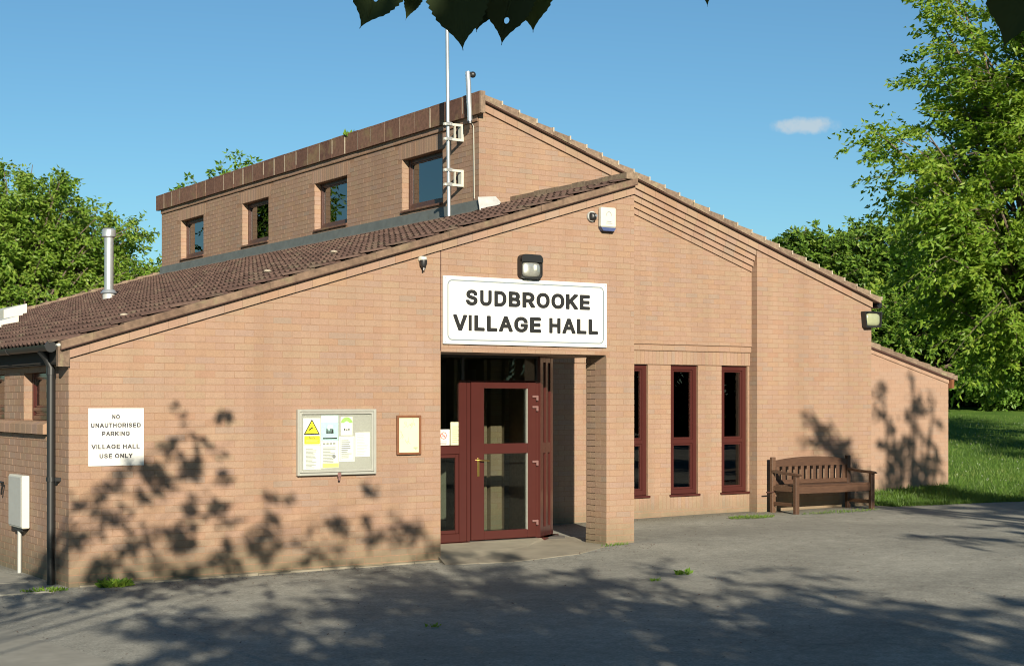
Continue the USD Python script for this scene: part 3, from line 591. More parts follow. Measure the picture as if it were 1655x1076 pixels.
# lead apron under the clerestory, with a bright soaker at the corner
nl = 9
for k in range(nl):
    a = 18.06 + k * (30.8 - 18.06) / nl; b = 18.06 + (k + 1) * (30.8 - 18.06) / nl + 0.05
    j = 0.002 * (k % 2)
    v = np.array([[11.2 - .012 - j, a, 4.675], [11.2 - .012 - j, b, 4.675], [11.17 - j, b, roof_z(11.2) + .06], [11.17 - j, a, roof_z(11.2) + .06], [10.98, b, roof_z(10.98) + .052 + j], [10.98, a, roof_z(10.98) + .052 + j]])
    put(hall, 'lead_flashing', (v, np.array([[0, 3, 2], [0, 2, 1], [3, 5, 4], [3, 4, 2]])), 'lead')
v = np.array([[11.14, 18.03, 4.70], [11.45, 18.055, 4.735], [11.52, 18.0, roof_z(11.52) + .06], [11.14, 17.98, roof_z(11.14) + .05]])
put(hall, 'lead_flashing', (v, np.array([[0, 3, 2], [0, 2, 1]])), 'new_lead', label='bright new lead soaker at the upper corner')
# gutter, soffit and barge end on the left side
th = np.linspace(math.pi, 2 * math.pi, 11)
def half_round(y0, y1, x, z, r):
    ring = [(x + r * math.cos(t), z + r * math.sin(t)) for t in th] + [(x + (r - .006) * math.cos(t), z + (r - .006) * math.sin(t)) for t in th[::-1]]
    pg = Polygon(ring); m = trimesh.creation.extrude_polygon(pg, y1 - y0, engine='earcut'); v = np.array(m.vertices)
    return np.column_stack([v[:, 0], v[:, 2] + y0, v[:, 1]]), np.array(m.faces)[:, ::-1]
gut = holder(hall, 'gutter', 'black half-round gutter along the left eaves')
put(gut, 'channel', half_round(15.42, 31.0, 4.44, 2.42, 0.062), 'black_plastic', smooth=40)
put(gut, 'stop_end', tube([(4.44, 15.405, 2.402), (4.44, 15.43, 2.402)], 0.058, 14), 'black_plastic', smooth=40)
for yy in (16.9, 18.0, 19.0, 20.0): put(gut, 'gutter_bracket', half_round(yy, yy + 0.05, 4.44, 2.42, 0.07), 'black_plastic', smooth=40)
put(hall, 'fascia', bx(4.52, 4.548, 15.44, 31.0, 2.24, 2.44), 'soffit')
put(hall, 'eaves_soffit', bx(4.53, 4.635, 15.44, 31.0, 2.225, 2.24), 'soffit')
put(hall, 'barge_end', bx(4.50, 4.618, 15.36, 15.43, 2.20, 2.40), 'verge_tile', tone=0.0)
put(hall, 'barge_cap', bevel_box(4.49, 4.56, 15.345, 15.43, 2.40, 2.435, .012), 'white_plastic')

# ------------------------------------------------------------------ windows and the entrance
def window(fr, u0, u1, z0, z1, n, transoms=(), mat='brown_upvc', gmat='window_glass', fw=0.075, label=None, sill=True, sash=0.03, sillm=None, blind=False, ledge=0.05):
    w = holder(hall, 'window', label)
    ms = [fr.rbox(u0, u0 + fw, z0, z1, n - 0.06, n, .004), fr.rbox(u1 - fw, u1, z0, z1, n - 0.06, n, .004), fr.rbox(u0 + fw, u1 - fw, z0, z0 + fw, n - .06, n - .001, .004), fr.rbox(u0 + fw, u1 - fw, z1 - fw, z1, n - .06, n - .001, .004)]
    edges = [z0 + fw] + list(transoms) + [z1 - fw]; pan = []
    for t in transoms: ms.append(fr.rbox(u0 + fw, u1 - fw, t - fw * .45, t + fw * .45, n - .06, n - .002, .004))
    for k in range(len(edges) - 1):
        a = edges[k] + (fw * .45 if k else 0); b = edges[k + 1] - (fw * .45 if k < len(edges) - 2 else 0)
        if sash:
            ms += [fr.rbox(u0 + fw, u0 + fw + sash, a, b, n - .05, n - .016, .004), fr.rbox(u1 - fw - sash, u1 - fw, a, b, n - .05, n - .016, .004), fr.rbox(u0 + fw + sash, u1 - fw - sash, a, a + sash, n - .05, n - .017, .004), fr.rbox(u0 + fw + sash, u1 - fw - sash, b - sash, b, n - .05, n - .017, .004)]
        pan.append((a, b))
    put(w, 'frame', cat(*ms), mat)
    for a, b in pan: put(w, 'pane', fr.box(u0 + fw + sash * .5, u1 - fw - sash * .5, a + sash * .5, b - sash * .5, n - .040, n - .034), gmat)
    if blind: put(w, 'blind', fr.box(u0 + fw, u1 - fw, z1 - fw - 0.16, z1 - fw - 0.09, n - .14, n - .10), 'blind')
    if sill: put(w, 'sill', fr.rbox(u0 - 0.03, u1 + 0.03, z0 - 0.035, z0 - 0.002, n - 0.07, 0.035 + ledge * 0, .006), sillm or mat)
    return w
for k, (a, b) in enumerate(wins): window(WW, a, b, 0.412, 2.41, -0.035, transoms=(1.225,), blind=True)
for a, b in wins_cl:
    w = window(CW, -b, -a, 4.775, 5.53, -0.115, mat='dark_frame', gmat='upper_glass', fw=0.06, sash=0.02, sill=False)
    put(w, 'sill', prism(CW, [(-0.16, 4.735), (0.03, 4.715), (0.03, 4.745), (-0.16, 4.778)], -b, -a + .01), 'ridge_tile', tone=0.3)
for a, b in wins_side: window(SW, -b, -a, 1.645, 2.155, -0.09, transoms=(1.76,), fw=0.05, sash=0.02, gmat='window_glass', sill=False)
# glazed screen with the entrance door
DW = Fr((0, 16.3, 0), (1, 0, 0))
scr = holder(hall, 'entrance_screen')
Zf = 0.085
fr_ms = [DW.rbox(9.0, 9.07, Zf, 2.43, -.06, 0), DW.rbox(9.80, 9.905, Zf, 2.115, -.06, 0), DW.rbox(9.07, 9.80, Zf, 0.19, -.06, 0), DW.rbox(9.07, 9.80, 1.185, 1.29, -.06, 0), 
         DW.rbox(9.91, 9.965, Zf, 2.115, -.06, -.002), DW.rbox(9.965, 10.955, 2.097, 2.115, -.06, -.002), DW.rbox(10.955, 11.005, Zf, 2.115, -.06, -.002),
         DW.rbox(9.07, 9.12, 0.19, 1.185, -.05, -.014), DW.rbox(9.75, 9.80, 0.19, 1.185, -.05, -.014), DW.rbox(9.12, 9.75, 0.19, 0.235, -.05, -.014), DW.rbox(9.12, 9.75, 1.14, 1.185, -.05, -.014)]
put(scr, 'frame', cat(*fr_ms), 'brown_upvc')
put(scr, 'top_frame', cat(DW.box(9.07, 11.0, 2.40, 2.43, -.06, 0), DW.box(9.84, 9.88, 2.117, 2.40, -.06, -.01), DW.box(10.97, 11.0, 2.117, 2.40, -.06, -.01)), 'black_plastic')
put(scr, 'pane', DW.box(9.09, 9.78, 0.21, 1.16, -.034, -.028), 'door_glass'); put(scr, 'pane', DW.box(9.05, 9.855, 1.28, 2.41, -.034, -.028), 'door_glass'); put(scr, 'pane', DW.box(9.86, 10.985, 2.117, 2.41, -.034, -.028), 'door_glass')
put(scr, 'sill', DW.rbox(9.0, 9.93, Zf - .045, Zf - .002, -.06, .06), 'brown_upvc')
door = holder(hall, 'door', 'dark red glazed entrance door with brass handle')
dm = [DW.rbox(9.968, 10.16, Zf + .01, 2.095, -.05, .012), DW.rbox(10.82, 10.952, Zf + .01, 2.095, -.05, .012), DW.rbox(10.16, 10.82, Zf + .01, 0.205, -.05, .010), DW.rbox(10.16, 10.82, 1.18, 1.31, -.05, .010), DW.rbox(10.16, 10.82, 2.01, 2.095, -.05, .010)]
put(door, 'door_frame', cat(*dm), 'brown_upvc')
put(door, 'pane', DW.box(10.15, 10.83, 0.195, 1.19, -.03, -.024), 'door_glass'); put(door, 'pane', DW.box(10.15, 10.83, 1.30, 2.02, -.03, -.024), 'door_glass')
put(door, 'glazing_bead', cat(DW.box(10.808, 10.822, .2, 1.18, -.02, .0085), DW.box(10.808, 10.822, 1.31, 2.01, -.02, .0085)), 'bead_grey')
put(door, 'handle', cat(DW.rbox(10.05, 10.085, 0.90, 1.13, .012, .022, .004), tube(DW.P([(10.067, 1.105, .02), (10.067, 1.105, .06), (10.10, 1.103, .065), (10.20, 1.098, .062)]), .0085, 8)), 'brass', smooth=40)
for z in (1.905, 1.77, 1.065, 0.30): put(door, 'hinge', cat(DW.rbox(10.885, 10.975, z - .01, z + .018, .012, .035, .005), DW.rbox(10.945, 10.975, z - .05, z + .016, .012, .037, .006)), 'hinge_metal')
# canted side screen
A, B = np.array([11.01, 16.28]), np.array([11.46, 16.64]); lenS = float(np.linalg.norm(B - A))
CS = Fr((A[0], A[1], 0), (B[0] - A[0], B[1] - A[1], 0))
cs = holder(hall, 'entrance_screen', 'narrow angled glazed side screen beside the door')
ms = [CS.rbox(0, .13, Zf, 2.43, -.06, 0), CS.rbox(lenS - .13, lenS, Zf, 2.43, -.06, 0), CS.rbox(.24, .34, Zf, 2.43, -.06, -.001), CS.rbox(.13, lenS - .13, 1.17, 1.31, -.06, -.002), CS.rbox(.13, lenS - .13, Zf, .22, -.06, -.002), CS.rbox(.13, lenS - .13, 2.35, 2.43, -.06, -.002)]
put(cs, 'frame', cat(*ms), 'brown_upvc')
put(cs, 'pane', CS.box(.12, lenS - .12, .2, 1.18, -.034, -.028), 'window_glass'); put(cs, 'pane', CS.box(.12, lenS - .12, 1.3, 2.36, -.034, -.028), 'window_glass')
put(cs, 'sill', CS.rbox(-.01, lenS + .03, Zf - .04, Zf - .002, -.06, .07), 'brown_upvc')
put(hall, 'wall', bx(11.385, 11.44, 16.68, 18.25, 0.0, 2.43), 'mortar', label='short return wall behind the side screen')
# concrete ramp up to the door, footing strip along the front wall
gz = lambda x, y: float(ground_z(x, y))
rp = [(8.86, 15.05, 0.004), (9.6, 14.75, 0.004), (10.6, 14.85, 0.004), (11.35, 15.28, 0.004), (11.40, 15.9, 0.03), (11.70, 16.35, .05), (11.46, 16.6, .06), (11.02, 16.27, .082), (9.02, 16.27, .082), (9.0, 15.5, .045)]
rv = np.array([[x, y, max(gz(x, y) + 0.016, z if z > .01 else gz(x, y) + .014)] for x, y, z in rp]); c = rv.mean(0); c[2] = 0.05
n = len(rv); rb = rv.copy(); rb[:, 2] -= 0.15
rf = [[n * 2, i, (i + 1) % n] for i in range(n)] + sum([[[i, n + i, n + (i + 1) % n], [i, n + (i + 1) % n, (i + 1) % n]] for i in range(n)], [])
single('entrance_ramp', (np.vstack([rv, rb, c[None]]), np.array(rf)), 'concrete', None, None, kind='structure')
for k in range(11):
    x0 = 4.72 + k * 0.39
    za = gz(x0 + .2, 15.3) + 0.014
    put(hall, 'footing', bx(x0, min(x0 + .387, 8.995), 15.355 - .012 * (k % 3), 15.41, za - .2, za + 0.016 + 0.006 * math.sin(k * 2.1)), 'concrete')
single('side_path', cat(*[bx(3.55 - .05 * (k % 2), 4.40, 15.15 + k * .9, 15.15 + k * .9 + .89, -0.3, gz(4.2, 15) + 0.025 + .003 * (k % 2)) for k in range(8)]), 'slab', None, None, kind='structure')
pv = [(0.2, 6.2), (3.62, 10.29), (3.33, 12.95), (2.4, 13.6), (-3.0, 9.0)]
single('paved_apron', (np.array([[x, y, gz(x, y) + .022] for x, y in pv] + [[x, y, gz(x, y) - .1] for x, y in pv]), np.array([[0, 1, 2], [0, 2, 3], [0, 3, 4]] + sum([[[i, 5 + i, 5 + (i + 1) % 5], [i, 5 + (i + 1) % 5, (i + 1) % 5]] for i in range(5)], []))), 'slab', None, None, kind='structure')

# ------------------------------------------------------------------ things fixed to the building
def wall_thing(name, fr, u, z, n, label, catg, group=None):
    return thing(name, fr.P([(u, z, n)])[0], label, catg, group)
# name board
N0 = 0.008
t = wall_thing('name_board', FW, 10.21, 2.52, N0, 'large white sign reading SUDBROOKE VILLAGE HALL over the entrance', 'sign')
put(t, 'board', FW.rbox(9.02, 11.406, 2.522, 3.326, N0, N0 + 0.028, .004), 'white_sign')
o = sbox(9.07, 2.565, 11.357, 3.283).buffer(-0.07).buffer(0.07); put(t, 'border_line', FW.poly(o.difference(o.buffer(-0.016)), N0 + .0282, N0 + .030), 'grey_line')
for u_, z_ in ((9.045, 2.545), (11.38, 2.545), (9.045, 3.303), (11.38, 3.303), (10.21, 2.545), (10.21, 3.303)): put(t, 'screw_cap', tube(FW.P([(u_, z_, N0 + .028), (u_, z_, N0 + .034)]), .008, 8), 'grey_plastic')
put(t, 'lettering', cat(sign_text(FW, 'SUDBROOKE', 10.235, 2.985, 0.188, N0 + .0282, 1.84), sign_text(FW, 'VILLAGE HALL', 10.215, 2.683, 0.188, N0 + .0282, 2.13)), 'black_letter')
# parking sign
t = wall_thing('parking_sign', FW, 5.11, 1.178, N0, 'square white NO UNAUTHORISED PARKING sign on the front wall', 'sign')
put(t, 'board', FW.rbox(4.817, 5.404, 1.182, 1.777, N0, N0 + 0.008, .002), 'white_sign')
for txt, z, w in (('NO', 1.665, .085), ('UNAUTHORISED', 1.578, .52), ('PARKING', 1.492, .29), ('VILLAGE HALL', 1.358, .50), ('USE ONLY', 1.262, .345)):
    put(t, 'lettering', sign_text(FW, txt, 5.105, z, 0.046, N0 + .0082, w * 1.03, stem=.235), 'grey_letter')
# glazed notice case
t = wall_thing('notice_board', FW, 7.63, 1.016, N0, 'grey metal framed glazed notice case on the front wall', 'notice board')
a, b, z0, z1 = 7.141, 8.121, 1.022, 1.760
put(t, 'back_panel', FW.box(a + .03, b - .03, z0 + .03, z1 - .03, N0, N0 + .02), 'board_grey')
def ring_frame(fr, a, b, z0, z1, w, n0, n1, r=.004):
    return cat(fr.rbox(a, a + w, z0, z1, n0, n1, r), fr.rbox(b - w, b, z0, z1, n0, n1, r), fr.rbox(a + w, b - w, z0, z0 + w, n0, n1 - .001, r), fr.rbox(a + w, b - w, z1 - w, z1, n0, n1 - .001, r))
put(t, 'frame', cat(ring_frame(FW, a, b, z0, z1, .028, N0, N0 + .05), ring_frame(FW, a + .03, b - .03, z0 + .032, z1 - .03, .026, N0 + .03, N0 + .044)), 'aluminium')
put(t, 'glass_cover', FW.box(a + .05, b - .05, z0 + .05, z1 - .05, N0 + .036, N0 + .039), 'clear_cover')
put(t, 'lock', cat(FW.rbox(7.628, 7.672, 1.0, 1.05, N0 + .05, N0 + .062), FW.rbox(7.638, 7.664, 0.955, 1.005, N0 + .045, N0 + .058)), 'hinge_metal')
PN = N0 + .0205
def notice(name, u0, u1, z0, z1, label, base='paper', n=PN, fr=FW, catg='poster'):
    t = wall_thing(name, fr, (u0 + u1) / 2, z0, n, label, catg); put(t, 'sheet', fr.box(u0, u1, z0, z1, n, n + .0015), base); return t
def lines(t, fr, u0, u1, z0, z1, k, mat='faint_print', n=PN, seed=0, h=.42):
    r = random.Random(seed); ms = []; dz = (z1 - z0) / k
    for i in range(k):
        ln = r.uniform(.55, 1.0); z = z1 - (i + 1) * dz
        ms.append(fr.box(u0, u0 + (u1 - u0) * ln, z, z + dz * h, n + .0016, n + .0024))
    put(t, 'print_lines', cat(*ms), mat)
px2u = lambda zx: np.interp(zx, [125, 930], [7.141, 8.121])       # positions read inside the case
px2z = lambda zy: np.interp(zy, [185, 875], [1.760, 1.022])
t = notice('warning_poster', px2u(188), px2u(362), px2z(556), px2z(278), 'yellow triangle camera warning notice at the left of the notice case')
tri = Polygon([(px2u(198), px2z(446)), (px2u(352), px2z(446)), (px2u(276), px2z(294))])
put(t, 'triangle_border', FW.poly(tri.buffer(.003), PN + .0016, PN + .0022), 'black_letter'); put(t, 'triangle', FW.poly(tri.buffer(-.008), PN + .0023, PN + .0028), 'yellow_print')
cm = Polygon([(px2u(240), px2z(398)), (px2u(246), px2z(408)), (px2u(288), px2z(380)), (px2u(282), px2z(368))]); put(t, 'camera_symbol', FW.poly(cm, PN + .0029, PN + .0034), 'black_letter')
put(t, 'yellow_panel', FW.poly(sbox(px2u(200), px2z(548), px2u(356), px2z(462)).buffer(-.01).buffer(.01), PN + .0016, PN + .0022), 'yellow_print')
put(t, 'lettering', FW.text('Warning', px2u(275), px2z(487), .016, PN + .0023, depth=.0006), 'grey_letter', kind='stuff'); 
t2 = t
put(t, 'print_lines', cat(*[FW.box(px2u(214), px2u(344 - 14 * (k % 2)), px2z(508 + k * 12), px2z(503 + k * 12), PN + .0023, PN + .0028) for k in range(3)]), 'amber_print')
t = notice('typed_notice', px2u(190), px2u(364), px2z(812), px2z(560), 'white typed sheet below the yellow warning notice in the case'); lines(t, FW, px2u(215), px2u(330), px2z(795), px2z(590), 15, seed=1)
t = notice('event_poster', px2u(368), px2u(544), px2z(514), px2z(250), 'pale teal event poster at the top of the notice case', 'teal_print')
put(t, 'top_picture', FW.box(px2u(372), px2u(540), px2z(322), px2z(256), PN + .0016, PN + .0022), 'paper'); put(t, 'figures', cat(*[FW.poly(Polygon([(px2u(x), px2z(440)), (px2u(x + 18), px2z(440)), (px2u(x + 15), px2z(395 - d)), (px2u(x + 3), px2z(390 - d))]), PN + .0016, PN + .0022) for x, d in ((420, 5), (440, -12), (460, 14), (478, 0))]), 'black_letter')
put(t, 'white_shape', FW.poly(Polygon([(px2u(430), px2z(392)), (px2u(490), px2z(385)), (px2u(478), px2z(350)), (px2u(440), px2z(348))]), PN + .0023, PN + .0027), 'paper')
put(t, 'title_strip', FW.box(px2u(386), px2u(530), px2z(498), px2z(484), PN + .0016, PN + .0022), 'black_letter')
t = notice('programme_sheet', px2u(368), px2u(546), px2z(800), px2z(516), 'white programme sheet with an amber foot under the teal poster')
put(t, 'amber_foot', FW.box(px2u(384), px2u(546), px2z(796), px2z(752), PN + .0016, PN + .0022), 'amber_print'); lines(t, FW, px2u(388), px2u(520), px2z(745), px2z(575), 11, seed=2); put(t, 'heading', cat(*[FW.box(px2u(388 + 34 * k), px2u(412 + 34 * k), px2z(552), px2z(540), PN + .0016, PN + .0022) for k in range(4)]), 'grey_letter'); put(t, 'emblem', FW.poly(shapely.Point(px2u(500), px2z(682)).buffer(.022), PN + .0025, PN + .003), 'faint_print')
t = notice('leaflet', px2u(570), px2u(690), px2z(460), px2z(266), 'small white leaflet with a green arch in the notice case')
put(t, 'green_arch', FW.poly(shapely.Point(px2u(630), px2z(340)).buffer(.075).intersection(sbox(px2u(572), px2z(330), px2u(688), px2z(270))).difference(shapely.Point(px2u(630), px2z(345)).buffer(.035)), PN + .0016, PN + .0022), 'green_print'); put(t, 'logo', cat(*[FW.box(px2u(602 + 22 * k), px2u(616 + 22 * k), px2z(410), px2z(390 + 6 * (k % 2)), PN + .0016, PN + .0022) for k in range(3)]), 'grey_letter')
t = notice('bordered_notice', px2u(552), px2u(712), px2z(738), px2z(472), 'white sheet with a thin printed border in the middle of the case'); q = sbox(px2u(562), px2z(726), px2u(700), px2z(484)); put(t, 'border_line', FW.poly(q.difference(q.buffer(-.003)), PN + .0016, PN + .0022), 'grey_line'); lines(t, FW, px2u(575), px2u(690), px2z(700), px2z(500), 10, seed=3)
t = notice('plain_notice', px2u(720), px2u(872), px2z(690), px2z(432), 'nearly blank white sheet at the right of the notice case'); lines(t, FW, px2u(735), px2u(855), px2z(680), px2z(450), 14, seed=4, h=.15)
# framed map
t = wall_thing('framed_map', FW, 8.56, 1.231, N0, 'small brown framed cream map beside the entrance', 'poster frame')
put(t, 'frame', ring_frame(FW, 8.402, 8.721, 1.231, 1.686, .026, N0, N0 + .03), 'wood_frame'); put(t, 'sheet', FW.box(8.42, 8.70, 1.25, 1.67, N0, N0 + .012), 'cream_paper')
r = random.Random(5); ms = []
for k in range(9):
    x, z = r.uniform(8.46, 8.66), r.uniform(1.32, 1.6); pts = [(x, z)]
    for j in range(5): x += r.uniform(-.03, .03); z += r.uniform(-.035, .035); pts.append((min(max(x, 8.44), 8.68), min(max(z, 1.28), 1.65)))
    ms.append(FW.poly(LineString(pts).buffer(.0017), N0 + .0122, N0 + .0128))
put(t, 'map_lines', cat(*ms, FW.box(8.625, 8.68, 1.30, 1.318, N0 + .0122, N0 + .0128), FW.box(8.645, 8.665, 1.285, 1.30, N0 + .0122, N0 + .0128)), 'map_print')
# two notices stuck inside the screen
GN = -.0279
t = notice('smoking_notice', 9.50, 9.672, 1.30, 1.497, 'white no smoking notice stuck in the entrance glass', n=GN, fr=DW, catg='notice')
c = shapely.Point(9.585, 1.42).buffer(.045); put(t, 'red_ring', DW.poly(c.difference(c.buffer(-.010)).union(LineString([(9.557, 1.448), (9.613, 1.392)]).buffer(.005)), GN + .0024, GN + .003), 'red_print'); put(t, 'symbol', DW.box(9.562, 9.608, 1.415, 1.423, GN + .0016, GN + .0022), 'black_letter'); lines(t, DW, 9.52, 9.65, 1.31, 1.36, 3, n=GN, seed=6)
t = notice('opening_notice', 9.686, 9.86, 1.30, 1.588, 'cream typed notice next to the no smoking notice', 'cream_paper', n=GN - .0016 + .0016, fr=DW, catg='notice'); lines(t, DW, 9.71, 9.84, 1.33, 1.55, 9, mat='map_print', n=GN, seed=7)
# bulkhead lamp over the sign
def rr(u0, z0, u1, z1, r): return sbox(u0, z0, u1, z1).buffer(-r).buffer(r)
t = wall_thing('bulkhead_lamp', FW, 10.227, 3.334, N0, 'black framed bulkhead floodlight above the white name board', 'lamp')
o = rr(10.073, 3.334, 10.381, 3.628, .06)
put(t, 'housing', FW.poly(o, N0, N0 + .07), 'black_plastic'); put(t, 'visor', FW.poly(o.intersection(sbox(10, 3.535, 10.5, 3.7)), N0 + .07, N0 + .105), 'black_plastic')
put(t, 'rim', FW.poly(o.difference(o.buffer(-.012)), N0 + .07, N0 + .095), 'black_plastic')
def bowl(fr, uc, zc, ru, rz, n0, dep, k=10):
    V = []; F = []
    a = np.linspace(0, 2 * math.pi, 25)[:-1]
    for i in range(k + 1):
        s = i / k; d = n0 + dep * math.sqrt(max(0, 1 - s * s))
        for q in a:
            cu, cz = math.cos(q), math.sin(q); e = (abs(cu) ** 4 + abs(cz) ** 4) ** -.25
            V.append((uc + ru * s * cu * e, zc + rz * s * cz * e, d))
    m = len(a)
    for i in range(k):
        for j in range(m): F += [[i * m + j, (i + 1) * m + j, (i + 1) * m + (j + 1) % m], [i * m + j, (i + 1) * m + (j + 1) % m, i * m + (j + 1) % m]]
    return fr.P(V), np.array(F)
put(t, 'lens', bowl(FW, 10.227, 3.445, .138, .098, N0 + .06, .055), 'reflector', smooth=True); put(t, 'bulb', bowl(FW, 10.262, 3.465, .025, .04, N0 + .11, .02, 5), 'white_plastic', smooth=True)
# alarm box and dome camera
t = wall_thing('alarm_box', FW, 11.4, 3.987, N0, 'white burglar alarm box with a blue base high on the wall', 'alarm box')
put(t, 'cover', FW.rbox(11.285, 11.52, 4.03, 4.283, N0, N0 + .075, .015), 'white_plastic'); put(t, 'base_strip', FW.poly(Polygon([(11.287, 4.028), (11.518, 4.028), (11.485, 3.987), (11.32, 3.987)]), N0, N0 + .07), 'blue_plastic')
c = shapely.Point(11.40, 4.19).buffer(.04); put(t, 'emblem', cat(FW.poly(c.difference(c.buffer(-.007)).difference(sbox(11.3, 4.1, 11.5, 4.172)), N0 + .0751, N0 + .076), FW.box(11.365, 11.44, 4.10, 4.108, N0 + .0751, N0 + .076), FW.box(11.355, 11.455, 4.077, 4.083, N0 + .0751, N0 + .076)), 'faint_print')
t = wall_thing('dome_camera', FW, 11.175, 4.159, N0, 'small dark dome security camera left of the alarm box', 'camera')
put(t, 'mount', tube(FW.P([(11.175, 4.159, N0), (11.175, 4.159, N0 + .03)]), .065, 18), 'grey_plastic', smooth=40); put(t, 'dome', bowl(FW, 11.178, 4.156, .052, .052, N0 + .03, .055, 7), 'black_plastic', smooth=True); put(t, 'lens', tube(FW.P([(11.192, 4.165, N0 + .06), (11.196, 4.166, N0 + .088)]), .018, 10), 'galvanised')
t = wall_thing('sensor_lamp', FW, 8.737, 3.366, N0, 'small dark motion sensor with a cream cap under the verge', 'sensor')
put(t, 'cap', bowl(FW, 8.742, 3.505, .05, .034, N0 + .01, .07, 6), 'white_plastic', smooth=True); put(t, 'body', cat(tube([(8.738, 15.35, 3.485), (8.738, 15.345, 3.435), (8.738, 15.34, 3.40)], [.045, .042, .02], 12), FW.box(8.72, 8.755, 3.43, 3.50, N0, N0 + .04)), 'black_plastic', smooth=40); put(t, 'sensor_tip', cat(tube([(8.732, 15.34, 3.40), (8.732, 15.335, 3.365)], .010, 8), tube([(8.752, 15.345, 3.41), (8.753, 15.34, 3.375)], .008, 8)), 'black_plastic')
GF = Fr((0, 18.1, 0), (1, 0, 0))
t = wall_thing('corner_floodlight', GF, 18.9, 3.071, N0, 'bulkhead floodlight on the right-hand corner of the gable', 'lamp')
o = Polygon([(18.706, 3.35), (19.116, 3.35), (19.09, 3.09), (18.74, 3.075)]).buffer(-.02).buffer(.02)
put(t, 'housing', GF.poly(o, N0, N0 + .07), 'black_plastic'); put(t, 'rim', GF.poly(o.difference(o.buffer(-.022)), N0 + .07, N0 + .10), 'black_plastic'); put(t, 'lens', bowl(GF, 18.915, 3.215, .165, .11, N0 + .065, .05), 'lamp_glass', smooth=True)
# meter box with its conduit, downpipe, small bracket
t = wall_thing('meter_box', SW, -17.04, 0.46, N0, 'pale grey meter box on the left side wall', 'meter box')
put(t, 'case', SW.rbox(-17.34, -16.79, 0.455, 1.035, N0, N0 + .085, .01), 'white_plastic'); put(t, 'cover', SW.rbox(-17.32, -16.81, 0.475, 1.015, N0 + .086, N0 + .093, .004), 'grey_plastic'); put(t, 'base_fitting', SW.box(-17.24, -16.89, .42, .452, N0, N0 + .06), 'black_plastic'); put(t, 'conduit', tube(SW.P([(-17.09, .45, .04), (-17.09, .2, .04), (-17.09, -.12, .04)]), .022, 10), 'grey_plastic', smooth=40)
t = wall_thing('downpipe', SW, -15.77, -.1, .06, 'black plastic rainwater pipe at the left front corner', 'downpipe')
put(t, 'pipe', tube([(4.545, 15.77, -.12), (4.545, 15.77, 1.02), (4.545, 15.77, 2.2), (4.50, 15.77, 2.30), (4.44, 15.77, 2.37)], .040, 14), 'black_plastic', smooth=50); put(t, 'clip', cat(tube([(4.545, 15.77, 1.02), (4.545, 15.77, 1.065)], .048, 14), bx(4.56, 4.62, 15.66, 15.81, 1.025, 1.06)), 'black_plastic'); put(t, 'collar', tube([(4.545, 15.77, 2.12), (4.545, 15.77, 2.2)], .047, 14), 'black_plastic')
single('wall_hook', tube(SW.P([(-17.95, .90, .008), (-17.92, .92, .04), (-17.74, .92, .05), (-17.80, .84, .05), (-17.84, .78, .045)]), .011, 6), 'black_plastic', 'small bent black hook on the side wall left of the meter box', 'hook')
single('wall_cable', tube([(11.188, 18.30, 5.80), (11.187, 18.22, 5.72), (11.187, 18.21, 5.2), (11.186, 18.20, 4.70)], .006, 5), 'white_metal', 'thin pale cable running down the upper wall near its right corner', 'cable')
# mast and vent pole by the clerestory
mx, my = 10.95, 18.52
t = thing('aerial_mast', (mx, my, 4.48), 'tall pale metal pole bracketed to the upper wall', 'mast')
put(t, 'pole', tube([(mx, my - .02, 4.47), (mx, my + .01, 6.0), (mx, my + .05, 7.9)], .026, 12), 'galvanised', smooth=40)
for z0, z1 in ((4.90, 5.14), (5.545, 5.79)):
    put(t, 'bracket', cat(bx(11.155, 11.194, my - .02, my + .07, z0, z1), bx(10.88, 11.16, my - .016, my + .03, z1 - .035, z1), bx(10.88, 11.16, my - .016, my + .03, z0, z0 + .035), bx(11.05, 11.065, my - .01, my + .02, z0 + .03, z1 - .03)), 'white_metal')
    for z in (z0, z1 - .035): put(t, 'clamp', cat(bx(10.905, 10.99, my - .05, my - .02, z - .006, z + .041)), 'galvanised')
t = thing('camera_pole', (11.1, 18.11, 5.775), 'short leaning pale pole topped by a dark camera at the roof corner', 'pole')
put(t, 'pole', tube([(11.09, 18.16, 5.775), (11.09, 18.185, 6.12), (11.09, 18.22, 6.475)], .036, 12), 'galvanised', smooth=40); put(t, 'camera_head', cat(trimesh.creation.icosphere(2, .045).apply_translation((11.16, 18.20, 6.44)), tube([(11.09, 18.215, 6.445), (11.16, 18.20, 6.45)], .03, 8)), 'black_plastic', smooth=40); put(t, 'foot_fitting', tube([(11.09, 18.158, 5.74), (11.09, 18.16, 5.79)], .03, 8), 'black_plastic')
# flue on the left roof
fx, fy = 7.93, 24.25; fz = roof_z(fx) + .03
t = thing('flue_pipe', (fx, fy, fz), 'shiny steel flue pipe standing on the left roof', 'flue')
put(t, 'pipe', tube([(fx, fy, fz - .05), (fx, fy, fz + 1.10)], .074, 20), 'galvanised', smooth=40); put(t, 'cowl', tube([(fx, fy, fz + 1.0), (fx, fy, fz + 1.02), (fx, fy, fz + 1.12), (fx, fy, fz + 1.15), (fx, fy, fz + 1.155)], [.08, .112, .112, .09, .04], 20), 'galvanised', smooth=30)
put(t, 'collar', tube([(fx, fy, fz + .10), (fx, fy, fz + .16)], [.135, .09], 20), 'galvanised', smooth=40); put(t, 'base_skirt', tube([(fx, fy, fz - .06), (fx, fy, fz + .1)], .10, 20), 'new_lead', smooth=40)
def on_roof_(x0, x1, y0, y1, h0, h1):
    v, f = bx(x0, x1, y0, y1, 0, 1); v = v.copy(); v[:, 2] = roof_z(v[:, 0]) + np.where(v[:, 2] > .5, h1, h0); return v, f
